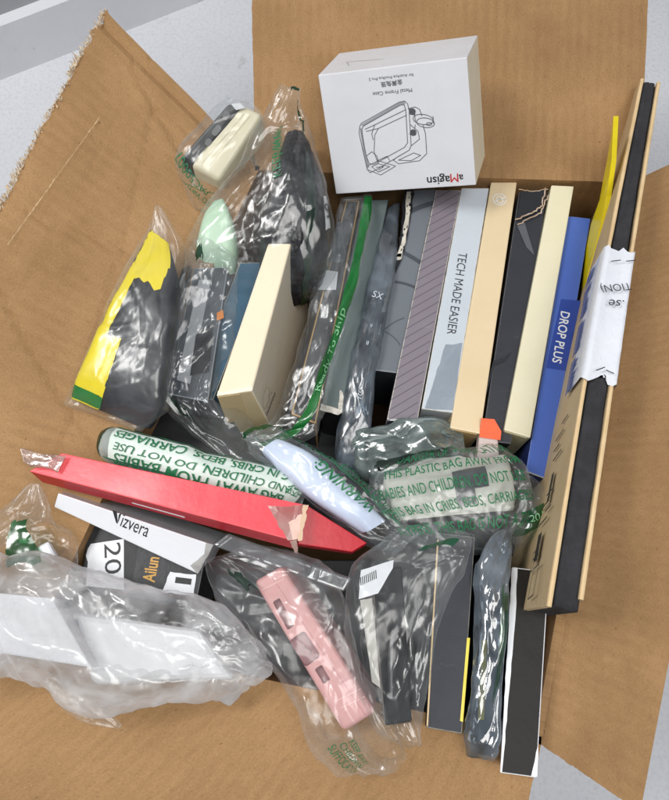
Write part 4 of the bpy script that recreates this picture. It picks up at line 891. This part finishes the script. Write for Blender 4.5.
# black box with white number label
m18 = Carton('black_box', [(88, 522), (142, 530), (138, 600), (80, 590)], -1.0, 6, mats={'main': paint('pile_black', '#17181b', .5)}, label='black box with a white 20 label, under the white lettered box', bevel=.08)
prism('white_label', m18.top, m18.top.pxs([(88, 549), (91, 544), (124, 539), (124, 590), (86, 586), (88, 562), (86, 556)]), wv, m18.o, .02, .02)
text_px('20', m18.top, (112.5, 543), (113.5, 574), INK, m18.o, height=1.1, lift=.05)
m19 = Carton('black_gold_box', [(139, 542), (205, 560), (196, 605), (128, 598)], -.9, 6, mats={'main': paint('deep_navy', '#14161d', .4, coat=.2)}, label='navy black box with gold letters, beside the 20 label', bevel=.08)
text_px('Ailun', m19.top, (148.5, 582), (153.5, 557), paint('gold_ink', '#c8963c', .4), m19.o, height=.85, bold=.02)
prism('white_label', m19.top, ragged(m19.top.pxs([(166, 582), (170, 572), (196, 575), (194, 596), (162, 592)]), .03, .3, 2), wv, m19.o, .02, .02)
prism('printed_bar', m19.top, m19.top.pxs([(176, 577), (192, 579), (191, 585), (175, 583)]), INK, m19.o, .05, .01)
# clear plastic case sticking out under the red box
Carton('clear_case', [(212, 545), (228, 533), (352, 578), (344, 592)], [1.0, 1.0, .8, .8], 1.2, mats={'main': film_mat('clear_hard_plastic', '#dfe2e4', .22, '#c9ccd0', rough=.1, gloss=.12, edge=.6)}, label='clear hard plastic case edge under the red box', cat='case', bevel=.2, seg=3)

# ================================================================== FRONT LEFT BAGS
cgb = Pouch('clear_bag', [(26, 484, 38, 484, 2.0, .2), (8, 505, 46, 506, 1.6, 1.0), (-12, 530, 60, 528, 1.2, 1.6), (-20, 556, 76, 552, .8, 1.8), (-20, 590, 72, 585, .4, 1.6)], CLEAR, 'small clear bag with a green patch beside the white box', 'plastic bag', e=2.5, crumple=.45, seed=131, fine=.18)
cgb.patch('green_patch', [(-.25, .42), (.2, .38), (.4, .8), (-.3, .8)], GREEN_FILM, n=(10, 12), lift=.06, jag=.04)
wt_ = Carton('white_card', [(38, 546), (48, 541), (56, 556), (34, 556)], 1.6, .6, mats={'main': white}, label='small white card inside the clear bag with green patch', cat='card', bevel=.15)
# the big white bag and the cartons in it
Carton('white_carton', [(-30, 590), (52, 598), (92, 668), (-10, 652)], [2.6, 2.6, 2.2, 2.2], 3.5, mats={'main': white}, label='small white carton at the left end inside the big crinkled bag', bevel=.15)
Carton('white_carton', [(72, 612), (200, 630), (236, 680), (90, 686)], [.8, .8, .6, .6], 3, mats={'main': paint('soft_white', '#e9eaec', .5, '#dcdde0', .5, 12)}, label='flat white carton inside the right of the big crinkled bag', bevel=.7, seg=4)
big = Pouch('clear_bag', [(-40, 690, -50, 560, 3.0, 3.5), (4, 662, -4, 545, 3.0, 4.2), (46, 684, 50, 548, 3.0, 4.6), (92, 712, 100, 563, 2.8, 4.6), (150, 704, 150, 584, 2.4, 4.4), (205, 700, 200, 596, 2.0, 4.0), (248, 690, 246, 622, 1.4, 2.8), (268, 672, 268, 648, .8, .8)], MILKY,
            'big milky crinkled plastic bag bulging over the front left corner', 'plastic bag', e=2.6, crumple=.6, scale=.55, seed=141, fine=.34, nu=170, nv=180)
Pouch('bag_tail', [(44, 684, 48, 672, 1.6, .3), (60, 706, 80, 690, 1.2, .4), (84, 722, 104, 704, .9, .3), (120, 729, 122, 726, .6, .06)], CLEAR, parent=big.o, e=2.4, crumple=.3, seed=143, fine=.15, nu=40, nv=50)

# ================================================================== PINK CASE
pink = paint('pink_silicone', '#d09c9a', .45, '#c68d8b', .3, 14, coat=.12)
m20 = Carton('phone_case', [(253, 582), (282, 566), (376, 713), (343, 733)], [1.6, 1.9, 1.7, 1.4], 5.5, lean=(.12, .15, -1), mats={'main': pink}, label='dusty pink phone case standing on edge with charging port and slots', cat='phone case', bevel=.42, seg=5)
for pl in m20.o.data.polygons: pl.use_smooth = False
f20 = m20.top; cuts = []
for p0, p1, w in (((276, 600), (291, 628), .5), ((296, 636), (313, 662), 1.2), ((318, 667), (327, 682), .5)):
    a = Vector(f20.px(*p0)); b = Vector(f20.px(*p1)); d = b-a; ln = d.length; d.normalize(); cuts.append((f20, rrect((a.x+b.x)/2, (a.y+b.y)/2, d.x, d.y, ln, w, .5 if w < .5 else .2), .5))
m20.cut(cuts)
for k, (fr_, pl_, dp_) in enumerate(cuts): prism('port_recess' if k == 1 else 'slot_recess', f20, pl_, paint('recess_shade_pink', '#8a5f62', .6), m20.o, -.42, .04)  # shade inside the openings put into a darker pink floor
for p0, p1, q0, q1 in (((336, 701), (360, 689), 0, 0), ((341, 708), (364, 697), 0, 0), ((262, 590), (284, 579), 0, 0)):
    lines('moulded_ridge', f20, [[f20.px(*p0), f20.px(*p1)]], .09, paint('pink_ridge', '#dcaeab', .4), m20.o, .02)
prism('port_socket', f20, rrect(*f20.px(306, 652), .6, -.8, .5, .3), paint('recess_shade_pink', '#a87a7c', .5), m20.o, -.4, .2)
lines('edge_seam', f20, [f20.pxs([(269, 573), (366, 716)])], .035, paint('pink_seam', '#b88284', .5), m20.o, .015)
pkb = Pouch('clear_bag', [(205, 562, 244, 548, .8, .6), (214, 590, 300, 560, 1.2, 2.0), (238, 625, 335, 582, 1.6, 3), (268, 668, 352, 618, 1.6, 3.4), (296, 708, 364, 666, 1.6, 3.4), (322, 745, 382, 716, 1.4, 3), (346, 768, 394, 755, 1.0, 1.2), (366, 776, 390, 772, .8, .2)], CLEAR,
            'clear bag with green print round the pink phone case, hanging over the front', 'plastic bag', e=4.5, crumple=.4, scale=.6, seed=151, fine=.16, nu=128, nv=140)
for k, s_ in enumerate(('SUFFOCATION', 'CHILDREN', 'KEEP AWAY')): pkb.text(s_, -.66+.27*k, .78, 2.6-.3*k, GREEN_INK, '+v', height=.36, lift=.1)
pkb.patch('green_print', [(-.5, .12), (-.3, .12), (-.25, .2), (-.45, .2)], DKGREEN_FILM, n=(6, 6), lift=.08, jag=.05)

# ================================================================== FRONT RIGHT CARTONS
m21 = Carton('black_carton', [(372, 572), (402, 566), (412, 722), (385, 726)], [1.0, 1.0, 1.2, 1.2], 9, mats={'main': paint('matt_black', '#17181c', .55, spec=.25), 'left': paint('grey_ribbed', '#a6a49f', .6)}, label='matt black carton with white barcode label in a clear bag', bevel=.12)
f21 = m21.top
prism('grey_panel', f21, ragged(f21.pxs([(360, 600), (372, 598), (380, 688), (372, 682)]), .02, .6, 4), paint('ribbed_grey', '#b4b1aa', .6, '#9d9a94', .5, 40), m21.o, .03, .04)
bl_ = prism('barcode_label', f21, ragged(f21.pxs([(361, 570), (394, 560), (393, 568), (378, 594), (358, 599)]), .03, .5, 7), wv, m21.o, .08, .02)
r7 = random.Random(2); bars = []
for k in range(9):
    x = 361 + k*1.9; bars.append(f21.pxs([(x, 585.5-k*.9), (x-.6, 578-k*.9)]))
lines('barcode', f21, bars, .06, INK, bl_, .115)
hd = [(398, 720), (393, 700), (392, 660), (393, 636), (398, 627), (405, 625)]
v_ = Pouch('carry_loop', [(389, 700, 394, 700, 2.2, .5), (388, 660, 394, 660, 2.2, .6), (390, 635, 396, 637, 2.2, .6), (396, 624, 402, 630, 2.1, .6)], paint('grey_black', '#2e3036', .4, coat=.2), parent=m21.o, e=3, crumple=0, fine=0, nu=20, nv=24)
bb = Pouch('clear_bag', [(404, 526, 444, 521, .8, .5), (376, 548, 468, 538, 1.4, 1.6), (352, 570, 470, 560, 1.8, 2.4), (353, 605, 452, 600, 1.9, 2.6), (358, 645, 438, 650, 1.9, 2.6), (362, 690, 428, 700, 1.9, 2.4), (374, 722, 425, 728, 1.7, 2), (392, 742, 424, 746, 1.3, .6)], CLEAR,
           'clear bag torn over the black barcode carton, with a dark green strip', 'plastic bag', e=3.4, crumple=.36, scale=.6, seed=161, fine=.14, nu=128, nv=140)
bb.patch('green_strip', [(.1, .2), (.72, .215), (.62, .245), (.04, .235)], paint('dark_green_print', '#1c4f36', .4, coat=.3), n=(10, 3), lift=.1)
dkg = paint('graphite_card', '#35373e', .5, '#2d2f36', .4, 20, spec=.3, scuff=.05)
m22 = Carton('graphite_carton', [(438, 533), (475, 537), (462, 734), (427, 728)], [.4, .4, 1.0, 1.0], 9, mats={'main': paint('graphite_side', '#26272c', .5), 'top': dkg, 'worn': paint('graphite_edge', '#8c8a80', .6, '#3a3a3c', .7, 200)}, label='graphite carton with a thin yellow stripe, standing in the front row', bevel=.06)
prism('yellow_stripe', m22.top, m22.top.pxs([(467, 638), (470, 638), (463, 722), (460, 721)]), yel, m22.o, .01, .01)
prism('cream_edge', m22.top, m22.top.pxs([(437, 540), (438.6, 540), (428, 726), (426.4, 726)]), kraft_rim, m22.o, .01, .02)
m23 = Carton('grey_carton', [(486, 556), (508, 552), (498, 742), (477, 742)], [.4, .4, .8, .8], 8, mats={'main': paint('cool_grey', '#565a60', .45, '#4a4e54', .4, 20)}, label='cool grey carton inside the blue grey plastic sleeve', bevel=.1)
prism('yellow_stripe', m23.top, m23.top.pxs([(482, 640), (487, 640), (484, 720), (478, 720)]), paint('dull_yellow', '#b9a84a', .5), m23.o, .01, .01)
sl = Pouch('plastic_sleeve', [(500, 530, 512, 528, .4, .3), (484, 548, 511, 540, .9, 1.2), (476, 580, 511, 574, 1.2, 1.6), (476, 630, 509, 630, 1.3, 1.5), (472, 690, 502, 694, 1.3, 1.5), (467, 735, 498, 740, 1.2, 1.3), (467, 756, 494, 760, .9, .4)], film_mat('blue_grey_film', '#c3cdd6', .36, '#aab6c2', rough=.1, gloss=.12, edge=.5),
           'blue grey plastic sleeve with faint green print, next to the front black carton', 'plastic bag', e=3.4, crumple=.2, seed=171, fine=.08, nu=96, nv=120)
sl.patch('green_print', [(.3, .40), (.72, .40), (.6, .66), (.2, .66)], film_mat('faint_green_film', '#7fa28c', .4, '#4d7d61', gloss=.1, edge=.4), n=(8, 24), lift=.06, jag=.06)
bk2 = paint('brown_black', '#211e1b', .5, '#191614', .5, 18, spec=.25, scuff=.08, scuff_col='#5b5550')
m24 = Carton('black_carton', [(512, 567), (549, 572), (536.5, 778), (500, 773)], [1.2, 1.2, 1.6, 1.6], 9, mats={'main': white, 'top': bk2, 'worn': white}, label='brown black carton with white worn edges, nearest the right flap', bevel=.06, lean=(.24, .05, -1))
prism('white_edge', m24.top, ragged(m24.top.pxs([(512, 568), (517.5, 568), (515, 620), (509, 690), (502, 772), (500, 772)]), .03, .5, 3), wv, m24.o, .012, .03)
prism('white_corner', m24.top, ragged(m24.top.pxs([(531, 777), (538, 745), (537, 777)]), .02, .4, 3), wv, m24.o, .012, .02)

# ================================================================== LIGHT
def area(name, loc, target, sx, sy, power, col):
    l = bpy.data.lights.new(name, 'AREA'); l.shape = 'RECTANGLE'; l.size = sx; l.size_y = sy; l.energy = power; l.color = col
    o = bpy.data.objects.new(name, l); C.objects.link(o); o.location = loc; d = Vector(target)-Vector(loc); o.rotation_euler = d.to_track_quat('-Z', 'Y').to_euler(); return o
area('window_light', (-.95, .4, 1.35), (0, 0, 0), 1.0, .8, 47, (1, .985, .96))
area('ceiling_light', (.4, -.5, 1.95), (0, 0, 0), 1.4, .9, 22, (1, .98, .95))
w = bpy.data.worlds.new('World'); bpy.context.scene.world = w; w.use_nodes = True
w.node_tree.nodes['Background'].inputs[0].default_value = (.86, .92, 1, 1); w.node_tree.nodes['Background'].inputs[1].default_value = .21

# ================================================================== CAMERA AND RENDER
cd = bpy.data.cameras.new('camera'); co = bpy.data.objects.new('camera', cd); C.objects.link(co)
co.location = CAM*S; co.rotation_euler = (math.radians(90-72), 0, 0); cd.sensor_fit = 'HORIZONTAL'; cd.sensor_width = 36; cd.lens = 36*FOC/669; cd.clip_start = .01; cd.clip_end = 50
sc = bpy.context.scene; sc.camera = co; sc.render.engine = 'CYCLES'
sc.view_settings.view_transform = 'Standard'; sc.view_settings.look = 'None'; sc.view_settings.exposure = .27; sc.view_settings.gamma = 1
cy = sc.cycles; cy.use_denoising = True; cy.max_bounces = 10; cy.transparent_max_bounces = 24; cy.diffuse_bounces = 4; cy.glossy_bounces = 4; cy.sample_clamp_indirect = 6
